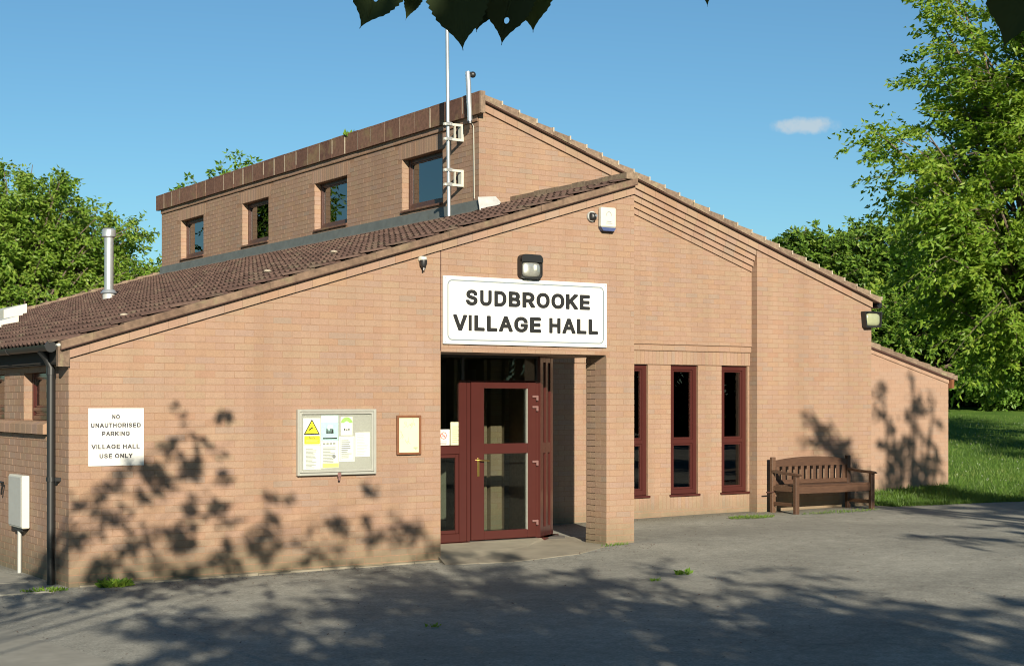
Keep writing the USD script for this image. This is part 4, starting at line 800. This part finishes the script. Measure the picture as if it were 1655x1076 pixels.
# white rooflights at the left edge
for (x0, x1, y0, y1, h, lab) in ((6.28, 6.62, 24.75, 26.6, .15, 'lower white rooflight kerb on the left roof at the picture edge'), (7.30, 7.72, 28.3, 30.3, .24, 'upper white rooflight on the left roof near its far verge')):
    t = thing('roof_light', (x0, y0, roof_z(x0)), lab, 'roof light')
    put(t, 'kerb', on_roof_(x0, x1, y0, y1, 0, h), 'white_plastic'); put(t, 'glazing', on_roof_(x1, x1 + .5, y0 + .05, y1, 0, .05), 'upper_glass')
# lichen lumps lying on the tiles
for k, (x, y) in enumerate(((7.6, 17.2), (5.5, 16.3), (8.6, 17.4))):
    m = trimesh.creation.icosphere(1, .04); m.vertices *= [1.2, 1.2, .5]; m.apply_translation((x, y, roof_z(x) + .07)); single('pale_stone', m, 'pale_mortar', ('pale stone chip lying mid-slope on the left roof tiles', 'pale stone chip low on the left roof tiles near the front edge', 'pale stone chip highest on the left roof tiles near the verge')[k], 'stone')

# ------------------------------------------------------------------ bench
ang = math.radians(-2.5)
BX0, BX1, BYB, BYF, BZ = 16.60, 18.26, 17.95, 17.42, 0.095
bench = thing('park_bench', (17.43, 17.7, BZ), 'brown slatted wooden bench against the right-hand brick pier', 'bench')
def wood(name, m): put(bench, name, m, 'bench_wood', tone=float(rng.uniform(.2, .9)))
zb = BZ
for x in (BX0, BX1):
    wood('leg', bevel_box(x - .035, x + .035, BYB - .035, BYB + .035, zb - .02, zb + .865, .006))
for x in (BX0 + .0, BX1):
    wood('leg', bevel_box(x - .038, x + .038, BYF - .035, BYF + .035, zb - .02, zb + .60, .006))
for x in (BX0, BX1):
    pts = [(BYB - .03, .665), (BYF + .25, .635), (BYF + .1, .63), (BYF - .03, .62), (BYF - .085, .60), (BYF - .07, .585), (BYF + .1, .592), (BYF + .25, .598), (BYB - .03, .625)]
    m = trimesh.creation.extrude_polygon(Polygon(pts), .09, engine='earcut'); v = np.array(m.vertices); wood('armrest', (np.column_stack([v[:, 2] + x - .045, v[:, 0], v[:, 1] + zb]), np.array(m.faces)[:, ::-1]))
    wood('side_rail', bevel_box(x - .02, x + .02, BYF + .035, BYB - .035, zb + .33, zb + .42)); wood('stretcher', bevel_box(x - .018, x + .018, BYF + .035, BYB - .035, zb + .10, zb + .16))
wood('front_rail', bevel_box(BX0 + .035, BX1 - .035, BYF - .012, BYF + .018, zb + .305, zb + .42))
wood('back_rail', bevel_box(BX0 + .035, BX1 - .035, BYB - .02, BYB + .015, zb + .43, zb + .50))
nt = 24; xs = np.linspace(BX0 + .035, BX1 - .035, nt); tp = [(x, .80 + .065 * math.sin(math.pi * (x - BX0) / (BX1 - BX0)) ** .8) for x in xs]
m = trimesh.creation.extrude_polygon(Polygon([(xs[0], .715), (xs[-1], .715)] + tp[::-1]), .035, engine='earcut'); v = np.array(m.vertices); wood('top_rail', (np.column_stack([v[:, 0], v[:, 2] + BYB - .02, v[:, 1] + zb]), np.array(m.faces)[:, ::-1]))
for k in range(12):
    x = BX0 + .10 + k * (BX1 - BX0 - .20) / 11; wood('back_slat', bevel_box(x - .032, x + .032, BYB - .014, BYB + .006, zb + .498, zb + .718, .003))
for k in range(5):
    y = BYF - .01 + k * .105; wood('seat_slat', bevel_box(BX0 + .04, BX1 - .04, y, y + .092, zb + .421 - .004 * k, zb + .443 - .004 * k, .004))
single('anchor_bolt', tube([(16.42, 17.9, .41), (16.57, 17.91, .41), (16.66, 17.93, .42)], .012, 6), 'dark_frame', 'thin metal rod sticking out from the bench back leg', 'bolt')

# ------------------------------------------------------------------ vegetation
def leaf_mesh(Pb, D, W, ln, wd, fold=0.25, tones=None):
    """Leaves as two folded triangles pairs: base, two sides, tip, with the midrib sunk."""
    n = len(Pb); D = D / (np.linalg.norm(D, axis=1, keepdims=True) + 1e-9)
    W = W - (W * D).sum(1, keepdims=True) * D; W /= np.linalg.norm(W, axis=1, keepdims=True) + 1e-9
    Nn = np.cross(D, W); ln = np.broadcast_to(ln, (n,))[:, None]; wd = np.broadcast_to(wd, (n,))[:, None]
    mid = Pb + D * ln * .45; a = mid + W * wd * .5 + Nn * wd * fold; b = mid - W * wd * .5 + Nn * wd * fold; tip = Pb + D * ln - Nn * ln * .08
    v = np.stack([Pb, a, tip, b], 1).reshape(-1, 3); k = np.arange(n)[:, None] * 4
    f = np.concatenate([k + [0, 2, 1], k + [0, 3, 2]], 0)
    return v, f, (None if tones is None else np.repeat(tones, 4))
def unit(a): return a / (np.linalg.norm(a, axis=-1, keepdims=True) + 1e-9)
def tree(name, base, label, blobs, n_limb, twigs, per, llen, lwid, mat, seed, trunk_r=0.18, trunk_top=None, flat=0.35, twig_len=(0.5, 1.1), droop=0.55, group=None, shell=0.6, catg='tree', up=0.1, out=0.8, limb_r=0.045, trunk_mat='bark', extra=None, spread=0.05):
    """blobs: (centre, radii, weight): where the crown's limbs end. Every limb carries twigs, every twig leaves."""
    R = np.random.default_rng(seed); base = np.array(base, float)
    t = thing(name, base, label, catg, group)
    cs = np.array([b[0] for b in blobs], float); rs = np.array([b[1] for b in blobs], float); w = np.array([b[2] for b in blobs], float)
    pick = R.choice(len(blobs), n_limb, p=w / w.sum()); d = unit(R.normal(size=(n_limb, 3))); rad = R.uniform(shell, 1.0, n_limb) ** 0.7
    ends = cs[pick] + d * rad[:, None] * rs[pick]
    if extra is not None: ends = np.vstack([ends, np.array(extra, float)]); n_limb = len(ends)
    top = np.array(trunk_top if trunk_top is not None else cs.mean(0), float)
    sway = R.normal(0, .12, 3) * [1, 1, 0]
    tp = np.array([base - [0, 0, .3], base * .65 + top * .35 + sway, base * .3 + top * .7 - sway, top])
    s = np.linspace(0, 1, 9); tpath = np.array([[np.interp(q, [0, .35, .7, 1], tp[:, k]) for k in range(3)] for q in s])
    put(t, 'trunk', tube(tpath, trunk_r * (1 - .75 * s) + .02, 10), trunk_mat, smooth=50)
    limbs, Pb, D, W, T = [], [], [], [], []
    axis = cs.mean(0)
    for e in ends:
        hz = np.clip((e[2] - base[2]) * R.uniform(.35, .7), .12 * (top[2] - base[2]), top[2] - base[2]); q = hz / (top[2] - base[2])
        st = base + (top - base) * q; mid = st * .45 + e * .55 + [0, 0, .12 * np.linalg.norm(e - st)]
        u_ = np.linspace(0, 1, 6)[:, None]; path = (1 - u_) ** 2 * st + 2 * u_ * (1 - u_) * mid + u_ ** 2 * e
        limbs.append(tube(path, limb_r * (1 - .8 * u_[:, 0]) * (.5 + .5 * np.linalg.norm(e - st) / 4), 5, caps=False))
        od = unit((e - axis) * [1, 1, .6])
        for k in range(twigs):
            u1 = R.uniform(.45, 1.0); p0 = (1 - u1) ** 2 * st + 2 * u1 * (1 - u1) * mid + u1 ** 2 * e
            td = unit(od * out + R.normal(size=3) * [1, 1, flat] + [0, 0, up]); tl = R.uniform(*twig_len)
            m = max(2, int(per * R.uniform(.6, 1.4))); q = R.uniform(.05, 1, m)
            pos = p0 + td * (q * tl)[:, None] - np.array([0, 0, 1]) * (q ** 2 * tl * .18)[:, None] + R.normal(0, spread, (m, 3))
            sd = np.cross(td, [0, 0, 1.0]); sd = sd * np.where(R.random(m) < .5, -1, 1)[:, None]
            D.append(unit(td * .6 + sd * .8 + R.normal(0, .45, (m, 3)) - np.array([0, 0, droop]))); Pb.append(pos)
            W.append(np.cross(D[-1], [0, 0, 1.0]) + R.normal(0, .5, (m, 3))); T.append(np.clip(R.normal(.5, .22, m) + R.normal(0, .1), 0, 1))
            if k % 2 == 0: limbs.append(tube([p0, p0 + td * tl * .5 - [0, 0, .045 * tl], p0 + td * tl - [0, 0, .18 * tl]], [.009, .006, .003], 3, caps=False))
    put(t, 'limbs', cat(*limbs), trunk_mat, kind='stuff')
    Pb, D, W, T = np.vstack(Pb), np.vstack(D), np.vstack(W), np.concatenate(T); n = len(Pb)
    v, f, tn = leaf_mesh(Pb, D, W, llen * R.uniform(.7, 1.25, n), lwid * R.uniform(.8, 1.2, n), tones=T)
    put(t, 'crown', (v, f), mat, tone=tn, kind='stuff')
    return t
def fg(x, y): return gz(x, y)
# right-hand cherry with layered sprays
c0 = np.array([31.6, 24.6]); b0 = fg(*c0)
tree('cherry_tree', (*c0, b0), 'tall bright green cherry tree with layered branches at the right edge', [((32.0, 24.4, 5.4), (4.8, 4.4, 2.0), 2.4), ((32.0, 24.6, 7.9), (4.9, 4.4, 2.1), 3.2), ((32.4, 24.3, 10.8), (3.9, 3.6, 2.2), 2.2), ((33.0, 24.0, 13.2), (2.5, 2.4, 2.0), 1.1)], 235, 8, 58, .17, .088, 'cherry_leaf', 11, trunk_r=.2, trunk_top=(31.6, 24.6, 13.2), flat=.22, twig_len=(.9, 2.0), droop=.5, shell=.35, up=.22, out=1.1, spread=.07)
# denser trees beyond
tree('field_tree', (42.0, 45.0, fg(42, 45)), 'dark rounded tree behind the gable, left of the cherry', [((43.9, 44.0, 4.8), (4.4, 4, 3.0), 2), ((44.2, 44.0, 7.0), (3.9, 3.2, 2.0), 1.8)], 330, 11, 26, .21, .135, 'dark_leaf', 12, trunk_top=(42, 45, 7), flat=.8, twig_len=(.4, .9), shell=.6)
tree('field_tree', (47.0, 42.0, fg(47, 42)), 'dark leafy tree standing behind the low wing roof', [((47, 42, 5.0), (5.2, 4, 3.4), 2), ((47.5, 42, 7.6), (3.8, 3, 2.4), 1)], 280, 11, 24, .22, .14, 'dark_leaf', 13, trunk_top=(47, 42, 7), flat=.7, twig_len=(.4, .9), shell=.55)
tree('field_tree', (53.0, 41.0, fg(53, 41)), 'dark spreading tree behind the bright bush at the right edge', [((53, 41, 5.8), (5.6, 4, 4.4), 2)], 280, 11, 24, .22, .14, 'dark_leaf', 14, trunk_top=(53, 41, 8), flat=.7, twig_len=(.4, .9), shell=.5)
tree('bush', (47.6, 37.6, fg(47.6, 37.6)), 'bright yellow-green bush on the lawn at the right edge', [((47.8, 37.6, 3.0), (3.2, 2.2, 1.5), 2), ((49.0, 37.2, 4.2), (2.2, 1.8, 1.5), 1)], 240, 9, 26, .17, .11, 'bush_leaf', 15, trunk_r=.06, trunk_top=(47.6, 37.6, 3.4), flat=.9, twig_len=(.3, .7), catg='bush', shell=.6)
tree('hedge', (44.5, 47.0, fg(44.5, 47)), 'dark hedge growth at the back of the lawn beside the wing', [((39.5, 49, 3.0), (5.4, 2.5, 1.7), 1), ((45, 45.8, 2.9), (4.2, 2.5, 1.7), 1), ((50.5, 42.0, 2.8), (4.4, 2.5, 1.7), 1), ((55, 38.5, 2.8), (3.4, 2.5, 1.7), .7)], 420, 10, 24, .20, .12, 'dark_leaf', 16, trunk_r=.07, trunk_top=(44.5, 47, 2.9), flat=.9, twig_len=(.4, .8), catg='hedge', shell=.5)
# left-hand trees beyond the lean-to roof
tree('tall_tree', (15.2, 57.0, 0), 'large open-crowned green tree beyond the left roof', [((15.4, 57, 5.6), (4.8, 4, 3.0), 3), ((15.4, 57, 8.8), (2.8, 3.0, 1.9), 2.2), ((18.2, 57, 7.6), (2.3, 2.4, 1.9), 1.5), ((12.4, 56, 7.9), (2.4, 2.6, 1.9), 1.4)], 270, 9, 27, .19, .12, 'pale_leaf', 21, trunk_top=(15, 57, 8.5), flat=1.0, twig_len=(.5, 1.1), shell=.5, up=.35, spread=.09)
tree('tall_tree', (20.2, 56.0, 0), 'lower sparse green tree beside the clerestory on the left', [((20.2, 56, 5.2), (2.5, 2.6, 2.2), 2), ((22.6, 56, 4.9), (2.4, 2, 1.6), 1.4)], 150, 9, 22, .19, .115, 'pale_leaf', 22, trunk_r=.12, trunk_top=(20, 56, 6.3), flat=1.0, twig_len=(.5, 1.2), shell=.4, up=.2, spread=.09)
tree('tall_tree', (7.5, 53.0, 0), 'broad green tree at the left edge behind the rooflight', [((7.8, 53, 4.9), (4.6, 4, 3.0), 2), ((8.6, 53, 6.9), (3.0, 3, 1.7), 1)], 220, 11, 24, .19, .12, 'pale_leaf', 23, trunk_top=(7.5, 53, 8), flat=1.0, twig_len=(.5, 1.1), shell=.45, up=.3, spread=.09)
tree('tall_tree', (-1.0, 52.5, 0), 'broad dark green tree outside the frame on the left, mirrored in the upper windows', [((-1, 52.5, 6), (4.0, 3.2, 4.0), 2), ((-1, 52, 10), (2.5, 2.6, 2.5), 1)], 160, 10, 20, .2, .12, 'dark_leaf', 24, trunk_top=(-1, 52, 10), flat=1.0, twig_len=(.5, 1.1), shell=.45)
tree('tall_tree', (26.0, 60.0, fg(26, 60)), 'distant tree whose leafy tips show above the clerestory ridge', [((24.4, 60, 10.7), (2.8, 1.5, 1.5), 1)], 40, 8, 16, .24, .14, 'bush_leaf', 25, trunk_top=(25, 60, 10), flat=.8, twig_len=(.6, 1.3), shell=.3, up=.6)
# trees behind the camera, whose shade falls on the tarmac and walls
tree('overhanging_tree', (0.6, -4.8, fg(0.6, -4.8)), 'broad cherry tree behind the viewpoint, its leaves hanging into the top of the picture', [((0.8, -4.4, 5.0), (4.5, 4.0, 1.4), 3), ((1.2, -2.6, 5.2), (4.4, 2.8, .9), 2), ((3.4, -4.6, 4.7), (2.8, 3.2, 1.0), 1), ((3.2, 0.0, 5.3), (3.6, 1.6, .5), 1.8), ((4.8, -4.4, 5.1), (2.4, 3.4, 1.0), 1)], 165, 8, 30, .135, .08, 'shade_leaf', 31, trunk_r=.2, trunk_top=(0.8, -4.6, 6.2), flat=.4, twig_len=(.4, .9), shell=.1, spread=.04)
hs = SUN / -SUN[1]
def sunward(p, d): return list(np.array(p, float) + hs * d)
Rw = np.random.default_rng(77)
wall_spots = [(5.56, 1.42), (5.62, 1.22), (5.62, 1.02), (5.22, 1.1), (5.98, 1.64), (6.08, 1.4), (6.17, 1.18), (6.36, 1.7), (6.44, 1.46), (6.38, 1.1), (6.15, 0.68), (6.5, 0.2), (6.68, 0.88), (6.8, 0.42), (7.0, 0.62), (7.12, 0.84), (6.1, 0.12), (7.4, 0.38), (7.45, 0.15), (8.05, 0.55), (8.45, 0.42), (8.55, 0.18), (8.82, 0.9), (8.9, 0.45), (6.4, 0.75), (8.5, 0.62)]
tree('leaning_tree', (-2.2, 3.6, fg(-2.2, 3.6)), 'small tree left of the viewpoint, its outer sprays shading the front wall', [((-1.6, 4.2, 5.0), (1.6, 1.6, .9), 1)], 5, 6, 17, .115, .07, 'shade_leaf', 36, trunk_r=.13, trunk_top=(-1.4, 4.4, 5.4), flat=.5, twig_len=(.16, .38), shell=.3, up=-.1, out=.5, spread=.03, limb_r=.011, extra=[sunward((u_, 15.4, z_), (0.35 * (.5446 * u_ + .8387 * 15.4) + 1.85 - z_) / (.385 + .35 * 1.05) + Rw.uniform(.1, 1.0)) for u_, z_ in wall_spots])
pier_spots = [(17.55, 18.1, 1.72), (17.68, 18.1, 1.5), (17.82, 18.1, 1.28), (17.98, 18.1, 1.55), (18.05, 18.1, 1.25), (18.5, 18.1, .75), (21.5, 20.2, 2.0), (21.7, 20.2, 1.55), (21.55, 20.2, 1.05), (21.9, 20.2, .7), (22.3, 20.2, 2.3), (22.4, 20.2, 1.75), (22.55, 20.2, 1.2), (22.9, 20.2, 1.9), (22.8, 20.2, 1.3), (23.0, 20.2, .8), (22.4, 20.2, .5), (21.4, 20.2, .4), (22.0, 20.2, 1.2)]
tree('shade_tree', (13.4, -2.0, fg(13.4, -2)), 'tall thin-leaved tree right of the viewpoint, shading the far wing', [((12.6, -1.0, 5.2), (3.6, 2.6, 1.0), 1.3), ((14.6, -1.2, 7.2), (2.6, 2.2, 1.4), 1)], 60, 8, 24, .14, .085, 'shade_leaf', 32, trunk_top=(13.8, -1.6, 8.0), flat=.5, twig_len=(.3, .8), shell=.2, limb_r=.07, spread=.04, extra=[sunward(p_, Rw.uniform(13.5, 16.5)) for p_ in pier_spots])
tree('shade_tree', (19.5, -9.0, fg(19.5, -9)), 'tall tree far right of the viewpoint, shading the lawn', [((19.5, -9, 9.5), (5.4, 4, 3.4), 2), ((21, -9, 13.0), (5.0, 3.8, 2.6), 2), ((26, -8, 12.5), (4.2, 3.6, 3.4), 1.8)], 250, 10, 22, .24, .14, 'shade_leaf', 33, trunk_r=.3, trunk_top=(19.8, -9, 13), flat=.8, twig_len=(.6, 1.4), shell=.3)
tree('shade_tree', (-16.0, -14.0, -.2), 'dark tree far behind the viewpoint', [((-16, -14, 3.4), (6, 5, 2.2), 2)], 90, 8, 12, .25, .14, 'shade_leaf', 34, trunk_top=(-16, -14, 5), shell=.3)
for k, (x, y, h) in enumerate(((26, -27, 11), (35, -22, 12), (43, -15, 11), (50, -7, 11), (57, 1, 10), (15, -32, 10))):
    tree('roadside_tree', (x, y, fg(x, y)), ('leftmost but one of the dense trees behind the viewpoint', 'tallest of the dense trees behind the viewpoint', 'dense tree behind the viewpoint in the middle of its row', 'dense tree far right behind the viewpoint', 'rightmost of the dense trees behind the viewpoint', 'leftmost of the dense trees behind the viewpoint')[k],
         [((x, y, h * .36), (5.6, 4, h * .34), 2), ((x, y, h * .7), (4.2, 3.5, h * .28), 1.4)], 190, 8, 14, .5, .34, 'shade_leaf', 60 + k, trunk_top=(x, y, h * .8), flat=.8, twig_len=(.6, 1.3), shell=.5)

# the large leaves hanging into the picture, on a drooping branch of the overhanging tree
OH = '/World/overhanging_tree'
f_, cx_, hz_ = 2450.0, 827.5, 648.0
def at_depth(px, py, d):
    r = (px - cx_) / f_ * d; return np.array([r * math.cos(YAW) + d * math.sin(YAW), -r * math.sin(YAW) + d * math.cos(YAW), ZC + (hz_ - py) / f_ * d])
def big_leaf(tip, length, width, tilt, turn, seed, holes=()):
    R = np.random.default_rng(seed); s = np.linspace(0, 1, 34); w = np.sin(np.pi * s ** .82) ** .75 * (1 - .25 * s)
    w = np.sin(np.pi * np.clip(s / .97, 0, 1) ** .78) ** .85; w = np.where(s > .74, w * (1 - .62 * np.clip((s - .74) / .2, 0, 1)), w) + .012
    saw = 1 + .045 * ((np.arange(34) % 2) * 2 - 1) * (s > .08) * (s < .93)
    rt = np.column_stack([w * saw * width / 2, s * length]); lt = np.column_stack([-w[::-1] * saw[::-1] * width / 2, s[::-1] * length])
    pg = Polygon(np.vstack([rt, lt])).buffer(0)
    for hx, hy, hr in holes: pg = pg.difference(shapely.affinity.scale(shapely.Point(hx * width, hy * length).buffer(hr, 6), 1, 1.3))
    pg = max(getattr(pg, 'geoms', [pg]), key=lambda g: g.area)
    m = trimesh.creation.extrude_polygon(pg, .0005, engine='earcut'); m = m.subdivide(); v = np.array(m.vertices)
    x, y, z = v[:, 0] + .10 * length * R.uniform(-1, 1) * (v[:, 1] / length) ** 2, v[:, 1], v[:, 2] + .45 * np.abs(v[:, 0]) + .0 * v[:, 1] + .10 * (v[:, 1] - length * .5) ** 2 / length
    # hang: the tip down, the blade turned towards (turn) and rolled in the picture by tilt
    ax = np.array([math.cos(turn), -math.sin(turn), 0]); nrm = np.array([math.sin(turn), math.cos(turn), 0])
    dn = np.array([0, 0, -1.0]) * math.cos(tilt) + ax * math.sin(tilt); sd = np.cross(nrm, dn)
    return tip + np.outer(y - length, dn) + np.outer(x, sd) + np.outer(-z, nrm), np.array(m.faces)
import shapely.affinity
spec = [((590, 51), 2.45, .135, .098, -.46, [(.02, .60, .0035)]), ((662, 36), 2.5, .085, .034, -.20, []), ((738, 83), 2.35, .145, .098, .02, []), ((765, 52), 2.42, .11, .07, -.22, [(-.02, .72, .003)]), ((748, 58), 2.5, .09, .05, -.12, []),
        ((814, 75), 2.4, .135, .082, -.12, [(-.02, .70, .004), (-.16, .30, .003), (-.10, .34, .002)]), ((873, 52), 2.45, .12, .078, .16, []), ((846, 24), 2.55, .11, .075, -.3, []), ((716, 22), 2.6, .10, .07, .25, []), ((1144, 12), 2.5, .10, .05, .1, []), ((1637, 84), 1.7, .14, .10, -.2, []), ((1668, 60), 1.72, .12, .08, .1, [])]
tops = []
for k, ((px, py), d, ln, wd, tilt, holes) in enumerate(spec):
    tip = at_depth(px, py, d); tl = big_leaf(tip, ln, wd, tilt, YAW + rng.uniform(-.35, .35), 100 + k, holes)
    put(OH, 'leaf', tl, 'shade_leaf', tone=float(rng.uniform(.1, .9)), smooth=60); tops.append(tl[0][np.argmax(tl[0][:, 2])])
tops = np.array(tops); z_t = 2.72
main = np.array([[0.75, -4.6, 4.6], [0.95, -2.2, 4.1], [1.1, 0.2, 3.3], [1.28, 1.5, 2.92], [1.5, 2.2, z_t + .02], [1.75, 2.15, z_t - .01]])
put(OH, 'branch', cat(tube(main, [.05, .035, .022, .012, .007, .004], 7), tube([[1.28, 1.5, 2.92], [1.5, 1.3, 2.66], [1.62, 1.25, 2.42]], [.01, .007, .003], 6), *[tube([tp + [0, 0, -.002], (tp + main[4]) / 2 + [0, 0, .05], main[4] if tp[0] < 1.65 or tp[1] > 1.8 else [1.6, 1.26, 2.5]], [.0016, .002, .003], 5) for tp in tops]), 'bark', smooth=60)

# weeds, tufts, fallen leaves, grass
def tuft(name, x, y, n, h, spread, mat, label, catg, seed, wid=.012, lean=.6, z=None):
    R = np.random.default_rng(seed); r = np.sqrt(R.random(n)) ; a = R.uniform(0, 2 * np.pi, n); sx, sy = (spread if np.ndim(spread) else (spread, spread))
    px, py = x + r * np.cos(a) * sx, y + r * np.sin(a) * sy; Pb = np.column_stack([px, py, ground_z(px, py) + .012 + (z or 0)])
    D = np.column_stack([np.cos(a) * lean * R.random(n), np.sin(a) * lean * R.random(n), np.ones(n)]) + R.normal(0, .25, (n, 3)); D[:, 2] = np.abs(D[:, 2])
    v, f, t = leaf_mesh(Pb, D, R.normal(size=(n, 3)), h * R.uniform(.5, 1.2, n), wid, tones=np.clip(R.normal(.55, .25, n), 0, 1)); single(name, (v, f), mat, label, catg, tone=t)
tuft('weed', 5.06, 15.24, 150, .10, (.13, .07), 'dark_leaf', 'leafy green weed at the foot of the front wall', 'weed', 41, wid=.055, lean=2.0)
tuft('weed', 4.33, 15.25, 120, .045, (.22, .12), 'dark_leaf', 'low green weeds at the foot of the black downpipe', 'weed', 42, wid=.025, lean=1.2)
tuft('grass_tuft', 15.57, 17.3, 380, .05, (.42, .20), 'grass_blade', 'flat yellowish grass patch in the tarmac by the tall windows', 'grass', 43, wid=.012, lean=1.5)
tuft('weed', 11.46, 15.27, 70, .04, (.22, .05), 'grass_blade', 'tiny weeds at the foot of the entrance pier', 'weed', 44, wid=.012, lean=1.0)
tuft('grass_tuft', 17.4, 17.25, 260, .045, (.85, .16), 'grass_blade', 'sparse grass growing under the front of the bench', 'grass', 45, wid=.010, lean=1.3)
tuft('weed', 10.36, 12.57, 26, .07, (.10, .05), 'bush_leaf', 'larger yellow-green leafy sprig lying on the tarmac', 'leaf sprig', 46, wid=.04, lean=2.5)
tuft('weed', 9.82, 12.38, 12, .05, (.05, .03), 'bush_leaf', 'smaller yellow-green leafy sprig lying on the tarmac', 'leaf sprig', 47, wid=.03, lean=2.5)
tuft('weed', 6.38, 11.04, 16, .04, (.08, .05), 'bush_leaf', 'tiny green weed in the shaded tarmac foreground', 'weed', 48, wid=.02, lean=1.5)
tuft('roof_plant', 11.2, 22.1, 22, .13, (.05, .12), 'bush_leaf', 'small leafy plant growing on the clerestory ridge', 'plant', 49, wid=.07, lean=.9, z=6.10)
R = np.random.default_rng(50); n = 90000
x = 18.6 + 24 * R.random(n) ** 1.7; y = edge(x) - .06 + 26 * R.random(n) ** 1.8 + R.normal(0, .05, n)
keep = ~((y > 20.05) & (x < 23.35)) & ~((x < 19.05) & (y > 18.05)); x, y = x[keep], y[keep]; n = len(x)
Pb = np.column_stack([x, y, ground_z(x, y) - .015]); D = np.column_stack([R.normal(0, .45, n), R.normal(0, .45, n), np.ones(n)])
v, f, t = leaf_mesh(Pb, D, R.normal(size=(n, 3)), R.uniform(.05, .13, n), .014, fold=.1, tones=np.clip(R.normal(.5, .2, n) + .35 * (meshkit.noise(np.column_stack([x, y, 0 * x]) * .9) - .5), 0, 1))
single('grass', (v, f), 'grass_blade', 'short green lawn grass beside the wing', 'grass', kind='stuff', tone=t)
n = 600; x = 23.3 + 16 * R.random(n); y = 17.5 + 20 * R.random(n); keep = (x > .8 * y + 2); x, y = x[keep], y[keep]; n = len(x)
a = np.linspace(0, 2 * np.pi, 7)[:-1]; V = np.stack([x[:, None] + .011 * np.cos(a), y[:, None] + .011 * np.sin(a), (ground_z(x, y) + .085)[:, None] + .007 * np.sin(a)], -1).reshape(-1, 3)
k = np.arange(n)[:, None] * 6; single('daisies', (V, np.concatenate([k + [0, j, j + 1] for j in range(1, 5)])), 'paper', 'scattered white daisies in the lawn beside the wing', 'flowers', kind='stuff')
n = 2600; x = R.uniform(3, 20, n); y = np.where(R.random(n) < .4, np.minimum(np.where(x < 9, 15.3, np.where(x < 11.9, 15.2, 18.05)), edge(x) - .05) - np.abs(R.normal(0, .25, n)), R.uniform(8.5, 17.5, n)); Pb = np.column_stack([x, y, ground_z(x, y) + .016])
D = np.column_stack([R.normal(size=(n, 2)), R.uniform(0, .3, n)]); v, f, t = leaf_mesh(Pb, D, R.normal(size=(n, 3)) * [1, 1, .2], R.uniform(.008, .03, n), .008, tones=R.random(n)); single('leaf_litter', (v, f), 'bench_wood', 'tiny dry bits of litter scattered over the tarmac', 'litter', kind='stuff', tone=t)

# repeats of one kind share a group
for p in stage.GetPrimAtPath('/World').GetChildren():
    n = p.GetName().rstrip('0123456789').rstrip('_')
    g = {'field_tree': 'trees beyond the lawn', 'tall_tree': 'trees beyond the left roof', 'shade_tree': 'trees whose shade falls into the scene', 'roadside_tree': 'dense trees behind the viewpoint', 'roof_light': 'white rooflights on the left roof', 'pale_stone': 'pale chips lying on the left roof', 'weed': 'weeds on and beside the tarmac', 'grass_tuft': 'grass patches at the edge of the tarmac'}.get(n)
    if n in ('warning_poster', 'typed_notice', 'event_poster', 'programme_sheet', 'leaflet', 'bordered_notice', 'plain_notice'): g = 'papers pinned in the notice case'
    if n in ('smoking_notice', 'opening_notice'): g = 'notices stuck in the entrance glass'
    if g: p.SetCustomDataByKey('group', g)
